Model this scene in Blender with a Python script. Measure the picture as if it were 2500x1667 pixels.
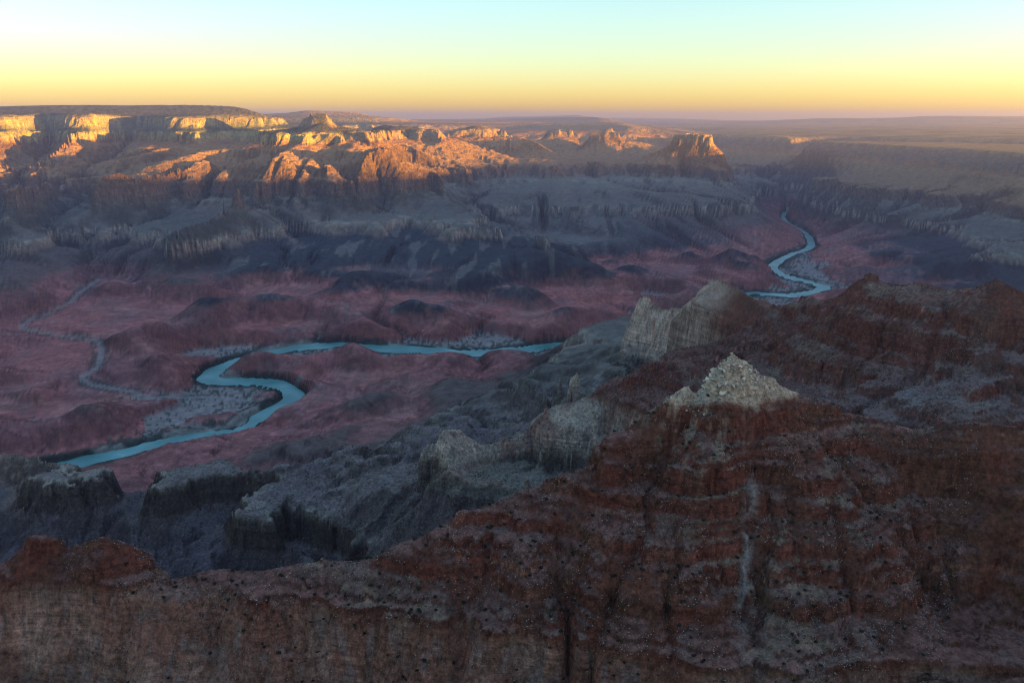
import bpy, math, random, time
import numpy as np
T0 = time.time()
random.seed(7)
rng = np.random.default_rng(11)
R = math.radians
# ------------------------------------------------------------------ camera, sky, sun, exposure
scene = bpy.context.scene
for o in list(bpy.data.objects):
    bpy.data.objects.remove(o, do_unlink=True)
COL = scene.collection
CAM_H = 1450.0                      # metres above the river
F_PX, CX, CY, V0 = 2000.0, 1250.0, 833.5, 285.0   # lens in photo pixels, level line of sight
PITCH = math.atan((CY - V0) / F_PX)
cam_data = bpy.data.cameras.new('camera')
cam_data.sensor_width = 36.0
cam_data.lens = 36.0 * F_PX / 2500.0
cam_data.clip_start = 1.0
cam_data.clip_end = 250000.0
cam = bpy.data.objects.new('camera', cam_data)
COL.objects.link(cam)
cam.location = (0, 0, CAM_H)
cam.rotation_euler = (math.pi / 2 - PITCH, 0, 0)
scene.camera = cam

SUN_EL = R(2.1)
SUN_AZ = R(104.0)        # clockwise from the view direction (+Y)
SUN_DIR = (math.sin(SUN_AZ) * math.cos(SUN_EL), math.cos(SUN_AZ) * math.cos(SUN_EL), math.sin(SUN_EL))
world = bpy.data.worlds.new('World')
scene.world = world
world.use_nodes = True
world.cycles.sampling_method = 'MANUAL'
world.cycles.sample_map_resolution = 2048
nt = world.node_tree
nt.nodes.clear()
w_out = nt.nodes.new('ShaderNodeOutputWorld')
w_bg = nt.nodes.new('ShaderNodeBackground')
w_sky = nt.nodes.new('ShaderNodeTexSky')
w_sky.sky_type = 'NISHITA'
w_sky.sun_disc = False
w_sky.sun_elevation = SUN_EL
w_sky.sun_rotation = SUN_AZ
w_sky.altitude = 1700.0
w_sky.air_density = 1.1
w_sky.dust_density = 2.0
w_sky.ozone_density = 2.1
w_bg.inputs['Strength'].default_value = 0.15
nt.links.new(w_sky.outputs['Color'], w_bg.inputs['Color'])
nt.links.new(w_bg.outputs['Background'], w_out.inputs['Surface'])

sun_data = bpy.data.lights.new('sun', 'SUN')
sun_data.energy = 5.0
sun_data.angle = R(0.53)
sun_data.color = (1.0, 0.55, 0.015)
sun = bpy.data.objects.new('sun', sun_data)
COL.objects.link(sun)
from mathutils import Vector
sun.rotation_euler = Vector(SUN_DIR).to_track_quat('Z', 'Y').to_euler()
sun.location = (3000, 0, 4000)

scene.view_settings.view_transform = 'Standard'
scene.view_settings.look = 'None'
scene.view_settings.exposure = 2.62
scene.view_settings.gamma = 1.0
scene.render.engine = 'CYCLES'
scene.cycles.use_denoising = True
scene.cycles.denoising_prefilter = 'NONE'
scene.cycles.use_adaptive_sampling = False
scene.cycles.filter_width = 1.1
scene.cycles.max_bounces = 4
scene.cycles.diffuse_bounces = 0
scene.cycles.glossy_bounces = 2
scene.cycles.volume_bounces = 0
scene.cycles.caustics_reflective = False
scene.cycles.caustics_refractive = False

# ------------------------------------------------------------------ helpers
SP, CP = math.sin(PITCH), math.cos(PITCH)
def ray(u, v):
    dx, up = u - CX, CY - v
    return dx, F_PX * CP + up * SP, -F_PX * SP + up * CP
def pix(u, v, k):
    """a photo pixel at a known elevation k >= 0 (m) or at a known ground range -k (km): azimuth, range, z"""
    dx, dy, dz = ray(u, v)
    h = math.hypot(dx, dy)
    az = math.atan2(dx, dy)
    if k >= 0:
        r = (k - CAM_H) / (dz / h); z = k
    else:
        r = -k * 1000.0; z = CAM_H + r * dz / h
    return az, r, z
def rng_pt(u, rkm, z):
    return math.atan2(u - CX, F_PX * CP + (CY - V0) * SP), rkm * 1000.0, z

PERM = rng.permutation(256).astype(np.int32)
ANG = rng.random(256).astype(np.float32) * 2 * np.pi
GX, GY = np.cos(ANG).astype(np.float32), np.sin(ANG).astype(np.float32)
def gnoise(x, y):
    """2-D gradient noise, about -0.7..0.7"""
    xi = np.floor(x); yi = np.floor(y)
    fx = (x - xi).astype(np.float32); fy = (y - yi).astype(np.float32)
    ix = xi.astype(np.int32) & 255; iy = yi.astype(np.int32) & 255
    ix1 = (ix + 1) & 255; iy1 = (iy + 1) & 255
    a, b = PERM[ix], PERM[ix1]
    def g(h, dx, dy): return GX[h] * dx + GY[h] * dy
    n00 = g(PERM[(a + iy) & 255], fx, fy); n10 = g(PERM[(b + iy) & 255], fx - 1, fy)
    n01 = g(PERM[(a + iy1) & 255], fx, fy - 1); n11 = g(PERM[(b + iy1) & 255], fx - 1, fy - 1)
    u = fx * fx * fx * (fx * (fx * 6 - 15) + 10); w = fy * fy * fy * (fy * (fy * 6 - 15) + 10)
    a0 = n00 + u * (n10 - n00); a1 = n01 + u * (n11 - n01)
    return a0 + w * (a1 - a0)
def sstep(a, b, x):
    t = np.clip((x - a) / (b - a), 0, 1)
    return t * t * (3 - 2 * t)

# ------------------------------------------------------------------ strata: erosion coordinate <-> elevation
# (thickness, share of the slope's run): small share = cliff
LAYERS = [(12, 2.2), (218, 1.15), (130, 1.0), (80, .22), (150, 1.5), (20, .4), (30, 1.2), (140, .17)]
for k in range(7):
    LAYERS += [(14, .28), (29, 1.25)]
LAYERS += [(55, 1.5), (115, .18), (60, 1.5), (110, .28), (400, 1.6), (2000, 1.5)]
zo = np.concatenate([[0], np.cumsum([a for a, b in LAYERS])]).astype(np.float64)
si = np.concatenate([[0], np.cumsum([a * b for a, b in LAYERS])]).astype(np.float64)
zo = np.concatenate([[-400], zo]); si = np.concatenate([[-400], si])
def terr(s): return np.interp(s, si, zo)
def unterr(z): return np.interp(z, zo, si)
NZ_Z = [-400, 0, 300, 650, 950, 1100, 1500, 4000]       # near side: beds lie lower than across the canyon
NZ_O = [110, 110, 105, 105, 45, 30, 10, 0]
def dip(az, r):
    y = r * np.cos(az); x = r * np.sin(az)
    east = sstep(1500, 4000, x - 0.05 * y) * sstep(4200, 6500, y)
    near = 1 - sstep(3400, 6200, y)
    return east, near
def strat(az, r, z):
    """elevation -> stratigraphic height (beds dip to the near side and to the east)"""
    east, near = dip(az, r)
    return z * (1 + 0.37 * east) + np.interp(z, NZ_Z, NZ_O) * near
def unstrat(az, r, zs):
    east, near = dip(az, r)
    z = zs / (1 + 0.37 * east)
    for _ in range(4):
        z = (zs - np.interp(z, NZ_Z, NZ_O) * near) / (1 + 0.37 * east)
    return z

# ------------------------------------------------------------------ control lines read from the photograph
# entries: (u, v, z>=0) or (u, v, -range_km); 'R' lines: (u, range_km, z); 'A' lines: (azimuth deg, range_km, z)
P_LINES = [
 # far horizon
 [(600,292,-62),(1021,292,-62),(1129,291,-62),(1307,289,-62),(1450,285,-62),(1540,287,-62),(1660,289,-62),(1767,294,-60)],
 [(1856,300,-50),(1874,294,-48),(1924,292.5,-48),(1974,291,-48),(1989,289,-47),(2081,288,-46),(2103,290,-46),(2139,288,-46),(2221,287,-46),(2267,282.5,-45),(2339,282,-45),(2500,284,-45),(2700,284,-45)],
 [(1874,302,-41),(2100,302,-40),(2300,301,-40),(2500,301,-40),(2700,301,-40)],
 [(900,302,-50),(1200,301,-45),(1500,301,-45),(1767,301,-45)],
 [(1050,312,-26),(1300,310,-28),(1500,312,-26),(1700,313,-26),(1900,316,-24),(2200,316,-24),(2500,316,-24)],
 [(1290,321,-19.5),(1420,322,-19.5),(1540,324,-19),(1620,325,-19),(1740,331,-18),(1800,330,-18.5),(1870,331,-17.8),(1930,336,-17)],
 # side gorge behind the east plateau: far wall top, floor, plateau edge
 [(1960,331,-18.5),(2100,332,-18.5),(2231,334,-18),(2300,336,-17.8),(2400,338,-17.4),(2500,340,-17),(2700,341,-16.6)],
 [(2000,343.2,-15.8),(2100,345,1040),(2300,347.5,1040),(2500,352,1040),(2700,355,1040)],
 # palisade rim and its lower cliff, talus
 [(1964,344,1040),(2020,347,1040),(2089,350,1040),(2180,355,1040),(2249,359,1040),(2330,362,1040),(2389,366,1040),(2440,370,1040),(2500,375,1040),(2600,381,1040)],
 [(1960,450,-13.2),(2053,478,470),(2130,493,465),(2196,503,460),(2300,507,455),(2370,507,455),(2440,515,450),(2500,528,440),(2600,535,440)],
 [(2050,425,-13.6),(2089,430,-13.0),(2180,436,-12.3),(2249,440,-11.7),(2330,445,-11.5),(2389,450,-11.3),(2440,455,-10.8),(2500,460,-10.15),(2600,470,-9.8)],
 [(1800,420,-14.8),(1880,440,-14.3),(1930,455,-13.7)],
 # north rim skyline, rim edge, base of the pale cliff
 [(-120,262,-17),(0,260,-17),(143,256,-17),(286,257,-17),(464,256,-17),(557,258.6,-16),(589,262,-15.6),(614,271,-15.2),(643,281,-15),(680,300,-15.5)],
 [(-80,281,-13.4),(0,280,-13.0),(50,279,-13.0),(110,277,-13.9),(160,276,-13.2),(232,276,-13.0),(290,281,-14.1),(340,282,-14.1),(407,285,-12.8),(470,283,-12.8),(536,280,-13.4),(600,278,-13.8),(636,284,-14.1)],
 [(-80,336,-12.9),(32,334,-12.6),(100,336,-13.5),(161,334,-12.7),(215,336,-12.6),(300,338,-13.6),(350,337,-13.5),(407,332,-12.4),(500,332,-12.4),(560,320,-13.0),(620,310,-13.6)],
 [(200,334,-12.6),(150,357,-12.0),(89,388,-11.4)],
 [(190,340,-12.5),(188,368,-11.9),(130,394,-11.2)],
 [(0,360,-12.2),(-20,390,-11.6)],
 [(440,337,-12.2),(379,362,-11.6),(350,384,-11.1),(268,397,-10.9)],
 [(470,340,-12.2),(560,350,-12.2),(600,356,-12.0)],
 [(300,372,-13.0),(232,410,-11.6),(170,445,-10.6),(120,478,-9.6),(60,522,-8.6),(0,545,-8.2)],
 [(100,392,-12.8),(50,440,-11),(10,490,-9.8)],
 [(110,415,-10.8),(60,412,-11.0),(0,409,-11.2)],
 # sunlit butte complex
 [(721,331,-11.0),(690,343,-10.8),(643,359,-10.6),(607,382,-10.2),(530,393,-10.0),(454,404,-9.8)],
 [(721,331,-11.0),(760,345,-10.7),(830,346,-10.7),(880,353,-10.6)],
 [(780,333,-11.2),(840,326,-11.5),(860,312,-12.0)],
 [(757,278,-12.0),(777,278,-12.0),(796,279,-12.0)],
 [(740,306,-11.9),(770,309,-11.7),(800,308,-11.7),(830,309,-12.2)],
 [(789,400,-9.35),(764,432,-9.25)],
 [(904,364,-9.6),(930,362,-9.6),(953,364,-9.6),(961,391,-9.6),(1007,417,-9.7),(1043,444,-9.7),(1064,458,-9.6),(1100,485,-9.2),(1150,516,-8.8)],
 [(893,437,-9.25),(880,405,-9.4),(904,370,-9.58)],
 [(454,413,-9.65),(520,409,-9.75),(600,405,-9.65),(700,410,-9.45),(764,427,-9.22),(818,437,-9.15),(893,440,-9.2),(930,442,-9.4)],
 [(350,462,-9.0),(450,460,-9.35),(571,462,-9.3),(680,468,-9.1),(740,475,-8.9),(800,477,-8.8),(860,476,-8.8),(914,474,-9.0)],
 [(429,419,-9.4),(350,430,-9.2),(275,441,-9.05),(225,455,-8.95)],
 [(207,491,600),(161,519,520),(118,544,475),(60,572,445)],
 [(640,480,-8.9),(600,495,-8.5),(554,512,-8.0),(480,535,-7.5),(429,552,-7.2),(405,580,400),(395,610,300)],
 # red buttes beyond, peak, tapering ridge, mesas
 [(700,277,-24),(750,268,-24),(840,272,-24),(886,275,-24),(911,287,-24),(1000,292,-27),(1100,303,-27)],
 [(911,289,-13.5),(940,300,-13.2),(1000,301,-13.2),(1011,305,-13.2)],
 [(900,338,-12.6),(960,335,-12.6),(1020,335,-12.8)],
 [(860,330,-11.6),(960,350,-11.4),(1040,372,-11.4)],
 [(1079,330,-12.4),(1086,352,-12.2),(1093,380,-12.0)],
 [(1079,330,-12.4),(1060,336,-13),(1020,318,-14)],
 [(1141,378,-12.2),(1180,400,-12)],
 [(1090,328,-14.2),(1121,319,-14.0),(1150,307,-14),(1166,300,-14),(1180,307,-14),(1200,312,-14),(1225,320,-14),(1254,334,-13.8),(1304,342,-13.4)],
 [(1000,400,-11.3),(1080,425,-10.8),(1150,440,-10.7)],
 [(1250,380,-12.9),(1400,398,-12.8),(1500,395,-13),(1300,430,-11.8),(1450,440,-11.4)],
 [(1200,460,-10.9),(1130,500,-9.6),(1164,540,-8.5),(1250,590,-7.7),(1330,620,-7.35)],
 [(1640,400,-12.1),(1700,415,-12.0),(1780,425,-12.2)],
 [(1620,442,-11.6),(1700,446,-11.5),(1790,448,-11.8)],
 [(1600,470,-11.0),(1700,474,-10.9),(1810,476,-11.4)],
 # mid plateau edge (grey slope under it)
 [(1143,462,-10.4),(1230,472,-10.1),(1293,482,520),(1414,484,520),(1470,478,530),(1540,480,515),(1600,487,495),(1660,494,470),(1740,500,455),(1778,495,455),(1839,512,360),(1875,528,230),(1906,541,130)],
 [(1493,456,600),(1470,465,570)],
 [(1400,600,-8.2),(1500,580,-8.5),(1600,570,-8.8),(1400,540,-9.1),(1560,530,-9.4)],
 [(1468,640,90),(1560,650,70),(1700,650,70),(1780,625,80)],
 # dark bank ridge beside the river
 [(1440,655,120),(1540,640,165),(1660,638,172),(1803,620,170),(1860,631,120),(1889,655,60),(1930,675,25)],
 [(1450,720,40),(1540,715,45),(1700,705,40),(1800,708,20)],
 # benches east of the river
 [(2017,569,80),(2040,530,260),(2060,512,335),(2142,517,340),(2250,543,330),(2339,566,300),(2420,578,310),(2500,587,320),(2600,590,330)],
 [(2030,560,90),(2150,560,150),(2230,585,170),(2330,590,180)],
 [(2217,574,235),(2190,600,150)],
 [(2339,603,262),(2420,606,268),(2500,600,275)],
 [(2271,630,252),(2330,632,250),(2400,640,255),(2500,622,270)],
 [(2420,672,205),(2460,660,235),(2500,651,255)],
 [(2267,655,185),(2330,662,170),(2390,680,150)],
 [(2150,640,70),(2100,690,35),(2200,690,70),(2300,700,90)],
 [(2060,650,25),(2060,720,20),(1990,735,20),(1850,740,25),(2150,730,60)],
 # tapeats tongues of the far bank
 [(-100,606,430),(0,598,430),(89,584,432),(189,561,436),(232,566,432),(300,555,440),(357,548,440),(393,538,442)],
 [(418,573,430),(480,562,435),(571,548,445),(640,530,460)],
 [(500,591,428),(560,575,432),(607,562,436),(696,551,440),(760,543,440),(807,537,440),(870,529,440),(921,523,440)],
 [(929,520,440),(1000,528,440),(1060,537,440),(1129,545,440),(1193,560,425),(1257,581,395),(1329,609,340),(1389,624,300)],
 [(1300,590,350),(1361,595,330),(1421,602,300),(1461,634,170)],
 # foot of the dark slope, red hills
 [(200,640,250),(300,655,218),(446,660,212),(560,668,202),(700,675,195),(879,676,195),(1057,696,175),(1200,711,160),(1340,716,140)],
 [(440,630,300),(446,600,340)],
 [(560,640,280),(600,604,345)],
 [(121,779,130),(200,800,130),(250,815,125),(290,845,110),(330,868,100),(375,890,85)],
 [(115,801,55),(200,832,42),(258,862,32),(300,890,28),(360,915,22)],
 [(400,800,110),(480,770,130),(560,780,115)],
 [(600,825,75),(680,803,92),(760,794,98),(840,790,95)],
 [(550,700,185),(640,745,140),(700,765,110)],
 [(850,715,150),(950,760,105),(1010,785,60)],
 [(1100,760,110),(1200,785,75),(1290,790,50)],
 [(760,700,160),(720,740,105),(800,770,85)],
 [(1050,730,105),(1120,770,70)],
 [(0,650,330),(60,690,255),(100,720,200),(30,745,170)],
 [(180,700,170),(240,720,140),(300,760,110)],
 [(0,870,60),(60,900,75),(0,960,55)],
 [(60,1000,70),(150,1010,100),(230,1018,85),(300,1040,45)],
 [(0,1060,95),(80,1065,80),(150,1085,55)],
 # south bank
 [(621,885,50),(671,875,72),(714,896,78),(757,914,80),(775,932,75)],
 [(629,901,8),(696,937,8),(746,960,8)],
 [(820,862,35),(880,876,70),(930,890,60)],
 [(750,975,60),(830,978,95),(900,960,80)],
 [(1000,950,80),(1100,935,105),(1180,918,130)],
 [(1000,900,40),(1100,895,40),(1200,880,35)],
 [(1300,890,150),(1200,955,135),(1120,1012,125),(1050,1072,125)],
 [(900,1050,100),(800,1010,70),(850,1070,120)],
 [(589,1050,40),(625,1028,65),(671,1000,80),(714,990,80)],
 [(375,1094,50),(429,1086,68),(468,1081,72),(500,1088,70),(557,1098,80)],
 [(700,1100,150),(600,1115,110),(780,1060,150)],
 # ---- near side: tapeats mesa, limestone fins
 [(1350,821,330),(1357,818,335),(1440,797,372),(1539,766,402)],
 [(1339,864,255),(1400,880,265)],
 [(1450,850,420),(1500,857,470),(1534,842,-3.44)],
 [(1570,719,-3.40),(1574,725,-3.40)],
 [(1556,760,-3.42),(1598,746,-3.36),(1640,762,-3.30),(1666,770,-3.26),(1690,775,-3.22)],
 [(1704,732,-3.15),(1730,700,-3.12),(1755,681,-3.09),(1790,700,-3.02),(1823,719,-2.95),(1861,745,-2.86),(1900,746,-2.8),(1938,738,-2.76),(1989,749,-2.70),(2053,732,-2.64),(2082,710,-2.60),(2091,692,-2.57),(2121,684,-2.55),(2163,706,-2.54),(2197,702,-2.54),(2240,688,-2.54),(2316,706,-2.48),(2384,702,-2.42),(2433,680,-2.36),(2500,715,-2.4),(2620,720,-2.4)],
 [(1534,850,-3.36),(1585,905,-3.16),(1640,915,-3.05),(1700,912,-2.98),(1738,915,-2.92),(1790,880,-2.82)],
 [(1585,925,-3.05),(1500,905,-3.1),(1440,900,-3.3)],
 [(1604,904,-2.25),(1540,925,-2.22),(1470,950,-2.20),(1407,979,-2.18),(1350,990,-2.19),(1320,1020,-2.17)],
 [(1604,904,-2.25),(1680,900,-2.3),(1760,880,-2.35)],
 [(1336,989,-2.19),(1357,1007,-2.17),(1420,1040,-2.14),(1479,1071,-2.10)],[(1336,1160,-2.13),(1400,1165,-2.09),(1479,1170,-2.04)],
 [(1046,1082,-2.10),(1100,1088,-2.09),(1180,1085,-2.10),(1260,1070,-2.13)],
 [(1046,1131,-2.055),(1150,1137,-2.045),(1250,1145,-2.06),(1330,1165,-2.09),(1440,1155,-2.06)],
 [(1046,1160,-1.99),(1150,1175,-1.95),(1250,1190,-1.93),(1330,1200,-1.95)],
 [(1236,952,-2.95),(1290,970,-2.80),(1346,988,-2.65)],
 [(1230,985,-2.92),(1300,1030,-2.68),(1340,1040,-2.55)],
 [(1120,1060,-2.5),(1000,1085,-2.5),(960,1112,-2.4)],
 [(1960,974,-2.14),(2000,950,-2.2),(1900,900,-2.3)],
 # second ridge face
 [(2300,800,-2.3),(2250,900,-2.2),(2200,1000,-2.08)],
 # tapeats rim over the side canyon
 [(-60,1100,334),(0,1103,334),(50,1104,334),(126,1115,332),(153,1134,330),(214,1142,330),(306,1164,326),(337,1136,334),(375,1131,335),(406,1149,330),(425,1142,333),(459,1142,333),(536,1153,332),(589,1165,330)],
 [(593,1148,342),(631,1152,342),(708,1135,362),(842,1112,395),(900,1104,402)],
 [(589,1165,330),(592,1220,326),(589,1271,322),(660,1285,320),(740,1310,314),(842,1348,306)],
 [(600,1312,243),(740,1350,238),(842,1388,232)],
 [(950,1210,432),(1050,1240,420),(900,1260,395)],
 [(0,1250,240),(200,1258,240),(400,1266,240),(500,1285,240)],
 [(0,1325,198),(200,1332,198),(400,1340,195)],
 # near ridge crest
 [(-60,1395,690),(0,1388,692),(60,1345,728),(103,1330,742),(130,1334,740),(168,1346,725),(210,1322,748),(249,1311,760),(306,1326,745),(344,1371,712),(383,1436,665),(400,1480,640),(459,1447,665),(536,1413,690),(640,1408,700),(727,1405,705),(796,1396,712),(900,1399,716),(960,1392,725),(999,1380,735),(1064,1332,765),(1118,1270,790),(1183,1252,798),(1259,1225,812),(1336,1184,842),(1400,1160,858),(1451,1149,865),(1500,1073,918),(1543,1050,932),(1585,1008,958),(1628,976,980)],
 [(1664,955,1000),(1679,945,1004),(1702,972,984),(1722,962,992)],
 [(1740,925,1020),(1765,890,1042),(1789,865,1060),(1820,888,1040),(1853,915,1020),(1925,957,985),(1959,974,970),(2040,1000,955),(2138,1022,940),(2223,1047,930),(2287,1046,935),(2384,1030,948),(2478,1040,945),(2500,1058,935),(2620,1075,930)],
 # near face: gullies and buttresses
 [(1840,1010,972),(1838,1150,885),(1830,1290,822),(1815,1450,760),(1810,1620,700)],
 [(1700,1080,935),(1720,1250,850),(1690,1450,760)],[(1960,1100,905),(1990,1280,825),(2020,1450,755)],
 [(1620,1080,905),(1600,1190,850),(1560,1240,815)],
 [(1225,1375,752),(1170,1470,705),(1100,1580,645)],
 [(1270,1392,768),(1290,1500,725),(1270,1600,670)],
 [(2197,1085,905),(2250,1215,845),(2327,1325,795),(2419,1440,748)],
 [(60,1500,640),(200,1520,640),(300,1500,660)],
 [(0,1667,560),(300,1667,570),(600,1667,585),(1000,1667,618),(1400,1667,648),(1800,1667,688),(2200,1667,672),(2500,1667,682)],
]
R_LINES = [
 [(-700,.42,700),(500,.42,720),(1250,.42,740),(2000,.42,760),(3200,.42,800)],
 [(-400,.78,470),(500,.78,460),(1250,.78,470),(2000,.78,500),(2900,.78,520)],
 [(1500,1.75,560),(1700,1.75,640),(1900,1.72,690),(2200,1.68,700),(2500,1.62,720),(2800,1.6,760)],
 [(-700,2.4,20),(-300,2.25,70),(0,2.15,105),(300,2.15,125),(540,2.1,150),(800,1.88,195),(1000,1.74,240),(1100,1.70,300),(1250,1.70,400),(1400,1.70,480)],
 [(1740,4.6,160),(1900,4.2,200),(2100,3.9,240),(2300,3.6,300),(2500,3.5,330)],
 [(600,2.95,100),(850,2.95,140),(300,3.0,60),(100,3.1,60)],
 [(1330,9.0,70),(1480,8.6,60)],
 [(1280,14.4,800),(1360,14.2,780),(1500,13.6,760),(1590,13.4,720)],[(1430,16.6,900),(1425,15.6,880),(1420,15,850)],
 [(1640,19,700),(1800,16.5,520),(1950,15.5,450)],
 [(2020,17.0,750),(2300,16.4,760),(2500,15.6,770)],
 [(700,18.5,900),(900,18,880),(1100,17.5,850),(1300,17,820),(1500,16.5,800)],
 [(700,14,800),(850,13.6,760),(1000,15,900)],
 [(-600,70,1300),(300,70,1300),(700,70,1080),(1250,70,1060),(2500,70,1060),(2900,70,1060)],
 [(-600,30,1500),(0,30,1560),(450,28,1480)],
]
A_LINES = [
 [(37,10.2,1045),(42,9.0,1100),(50,7.5,1250),(60,6.0,1390),(75,4.8,1450),(90,4.0,1470),(110,3.4,1470),(126,3.0,1460)],
 [(37,7.5,400),(50,5.0,420),(60,3.6,520),(75,3.0,600),(90,2.4,650),(126,1.8,700)],
 [(50,70,1150),(90,70,1250),(126,70,1300)],
 [(60,20,1250),(90,15,1480),(126,12,1500)],
 [(-38,13.2,1450),(-48,12.5,1450)],[(-38,9,600),(-48,9,600)],[(-38,4.2,0),(-48,4.4,0)],[(-48,70,1500),(-42,70,1500)],
]
RIVER = [(1915,500),(1924,509),(1912,528),(1924,546),(1967,569),(1981,598),(1962,612),(1924,624),(1889,648),(1900,668),(1955,684),(2012,700),(1981,713),(1924,722),(1870,719),(1831,716),(1750,742),(1650,772),(1550,804),(1450,832),(1343,842),(1290,852),(1250,856),(1204,861),(1157,861),(1086,857),(1014,854),(943,851),(889,846),(840,841),(790,842),(750,846),(679,856),(607,872),(554,891),(520,910),(508,922),(530,929),(575,930),(625,931),(671,937),(705,950),(722,964),(708,982),(672,1000),(630,1022),(589,1054),(545,1061),(500,1068),(446,1073),(375,1088),(304,1106),(250,1118),(179,1134),(90,1150),(-60,1170)]
CREEK = [(240,690),(200,722),(171,754),(136,771),(71,800),(54,814),(110,828),(171,839),(229,846),(250,864),(243,900),(221,921),(200,936),(250,948),(321,959),(357,970),(464,968),(560,972),(640,985)]
CREEKZ = [120,95,75,62,42,36,30,26,24,22,18,15,13,11,9,7,5,3,0]

# ------------------------------------------------------------------ base surface: lines -> membrane in log-polar space
AZ0, AZ1 = R(-48), R(126)
LR0, LR1 = math.log(420.0), math.log(70000.0)
NA = 870; DA = (AZ1 - AZ0) / (NA - 1)
NL = int((LR1 - LR0) / DA) + 1
DL = (LR1 - LR0) / (NL - 1)
samples = []        # az, lr, s
def add_line(pts):
    for (a0, r0, z0), (a1, r1, z1) in zip(pts[:-1], pts[1:]):
        x0, y0, x1, y1 = r0 * math.sin(a0), r0 * math.cos(a0), r1 * math.sin(a1), r1 * math.cos(a1)
        n = max(2, int(math.hypot(a1 - a0, math.log(r1 / r0)) / DA * 1.5) + 2)
        t = np.linspace(0, 1, n)
        x = x0 + (x1 - x0) * t; y = y0 + (y1 - y0) * t; z = z0 + (z1 - z0) * t
        az = np.arctan2(x, y); r = np.hypot(x, y)
        samples.append(np.stack([az, np.log(r), unterr(strat(az, r, z))], 1))
for L in P_LINES: add_line([pix(*p) for p in L])
for L in R_LINES: add_line([rng_pt(*p) for p in L])
for L in A_LINES: add_line([(R(a), k * 1000.0, z) for a, k, z in L])
river_p = [pix(u, v, 0.0) for u, v in RIVER]
add_line(river_p)
creek_p = [pix(u, v, z) for (u, v), z in zip(CREEK, CREEKZ)]
add_line(creek_p)
# flat-topped mesas: outline in azimuth/range, top and foot elevation
MESAS = []
def mesa(u0, u1, v, vb, rkm, depth):
    a0, r, zt = pix(u0, v, -rkm); a1, _, _ = pix(u1, v, -rkm)
    _, _, zb = pix(u0, vb, -rkm)
    zt_line = [(a0, r, zt), ((a0 + a1) / 2, r * .997, zt), (a1, r, zt), (a1, r + depth, zt), ((a0 + a1) / 2, r + depth * 1.1, zt), (a0, r + depth, zt), (a0, r, zt)]
    add_line(zt_line)
    m = (a1 - a0) * .06; g = depth * .16
    out = [(a0 - m, r - g, zb), ((a0 + a1) / 2, r * .997 - g, zb), (a1 + m * 1.6, r - g, zb), (a1 + m * 1.6, r + depth + g, zb), (a0 - m, r + depth + g, zb), (a0 - m, r - g, zb)]
    add_line(out)
    MESAS.append((a0, a1, r, depth, zt, zb, m, g))
mesa(1336, 1396, 318, 338, 16.0, 500)
mesa(1443, 1511, 324, 349, 15.0, 520)
mesa(1648, 1738, 330, 368, 12.5, 600)
mesa(757, 796, 278, 303, 12.0, 350)
mesa(908, 950, 364, 388, 9.6, 220)
S = np.concatenate(samples)

def solve(na, nl, init, its):
    da = (AZ1 - AZ0) / (na - 1); dl = (LR1 - LR0) / (nl - 1)
    i = np.rint((S[:, 0] - AZ0) / da).astype(int); j = np.rint((S[:, 1] - LR0) / dl).astype(int)
    ok = (i >= 0) & (i < na) & (j >= 0) & (j < nl)
    k = i[ok] * nl + j[ok]
    cnt = np.bincount(k, minlength=na * nl); val = np.bincount(k, weights=S[ok, 2], minlength=na * nl)
    fix = (cnt > 0).reshape(na, nl); fv = (val / np.maximum(cnt, 1)).reshape(na, nl)
    f = init.copy(); f[fix] = fv[fix]
    for _ in range(its):
        p = np.pad(f, 1, mode='edge')
        f = 0.25 * (p[:-2, 1:-1] + p[2:, 1:-1] + p[1:-1, :-2] + p[1:-1, 2:])
        f[fix] = fv[fix]
    return f, fix, fv
def upsample(f, na, nl):
    a = np.linspace(0, f.shape[0] - 1, na); l = np.linspace(0, f.shape[1] - 1, nl)
    i = np.minimum(a.astype(int), f.shape[0] - 2); j = np.minimum(l.astype(int), f.shape[1] - 2)
    ta = (a - i)[:, None]; tl = (l - j)[None]
    g = f[i] * (1 - ta) + f[i + 1] * ta
    return g[:, j] * (1 - tl) + g[:, j + 1] * tl
sh = [(max(8, NA // d), max(8, NL // d)) for d in (32, 16, 8, 4, 2, 1)]
f = np.full(sh[0], 700.0)
for (na, nl), its in zip(sh, (400, 200, 150, 100, 70, 40)):
    f = upsample(f, na, nl)
    f, fix, fv = solve(na, nl, f, its)
for _ in range(3):      # take the knife edge off the creases
    p = np.pad(f, 1, mode='edge')
    f = 0.5 * f + 0.125 * (p[:-2, 1:-1] + p[2:, 1:-1] + p[1:-1, :-2] + p[1:-1, 2:])
BASE = f
print('base', BASE.shape, round(time.time() - T0, 1))

# ------------------------------------------------------------------ fine grid: dense inside the view, coarse beside it
az_in = np.arange(R(-38.5), R(38.5), R(0.0735))
az_cols = np.concatenate([np.arange(R(-47.5), R(-38.6), R(0.6)), az_in, np.arange(R(39.1), R(125.5), R(0.7))])
NLF = 2500
lr = np.linspace(LR0, LR1, NLF)
ai = (az_cols - AZ0) / DA; i0 = np.clip(ai.astype(int), 0, NA - 2); ta = (ai - i0)[:, None]
li = (lr - LR0) / DL; j0 = np.clip(li.astype(int), 0, NL - 2); tl = (li - j0)[None]
g = BASE[i0] * (1 - ta) + BASE[i0 + 1] * ta
SB = (g[:, j0] * (1 - tl) + g[:, j0 + 1] * tl).astype(np.float32)
AZ = az_cols[:, None].astype(np.float32); RR = np.exp(lr)[None].astype(np.float32)
X = (RR * np.sin(AZ)).astype(np.float32); Y = (RR * np.cos(AZ)).astype(np.float32)
RR = np.broadcast_to(RR, X.shape)
AZb = np.broadcast_to(AZ, X.shape)
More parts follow.
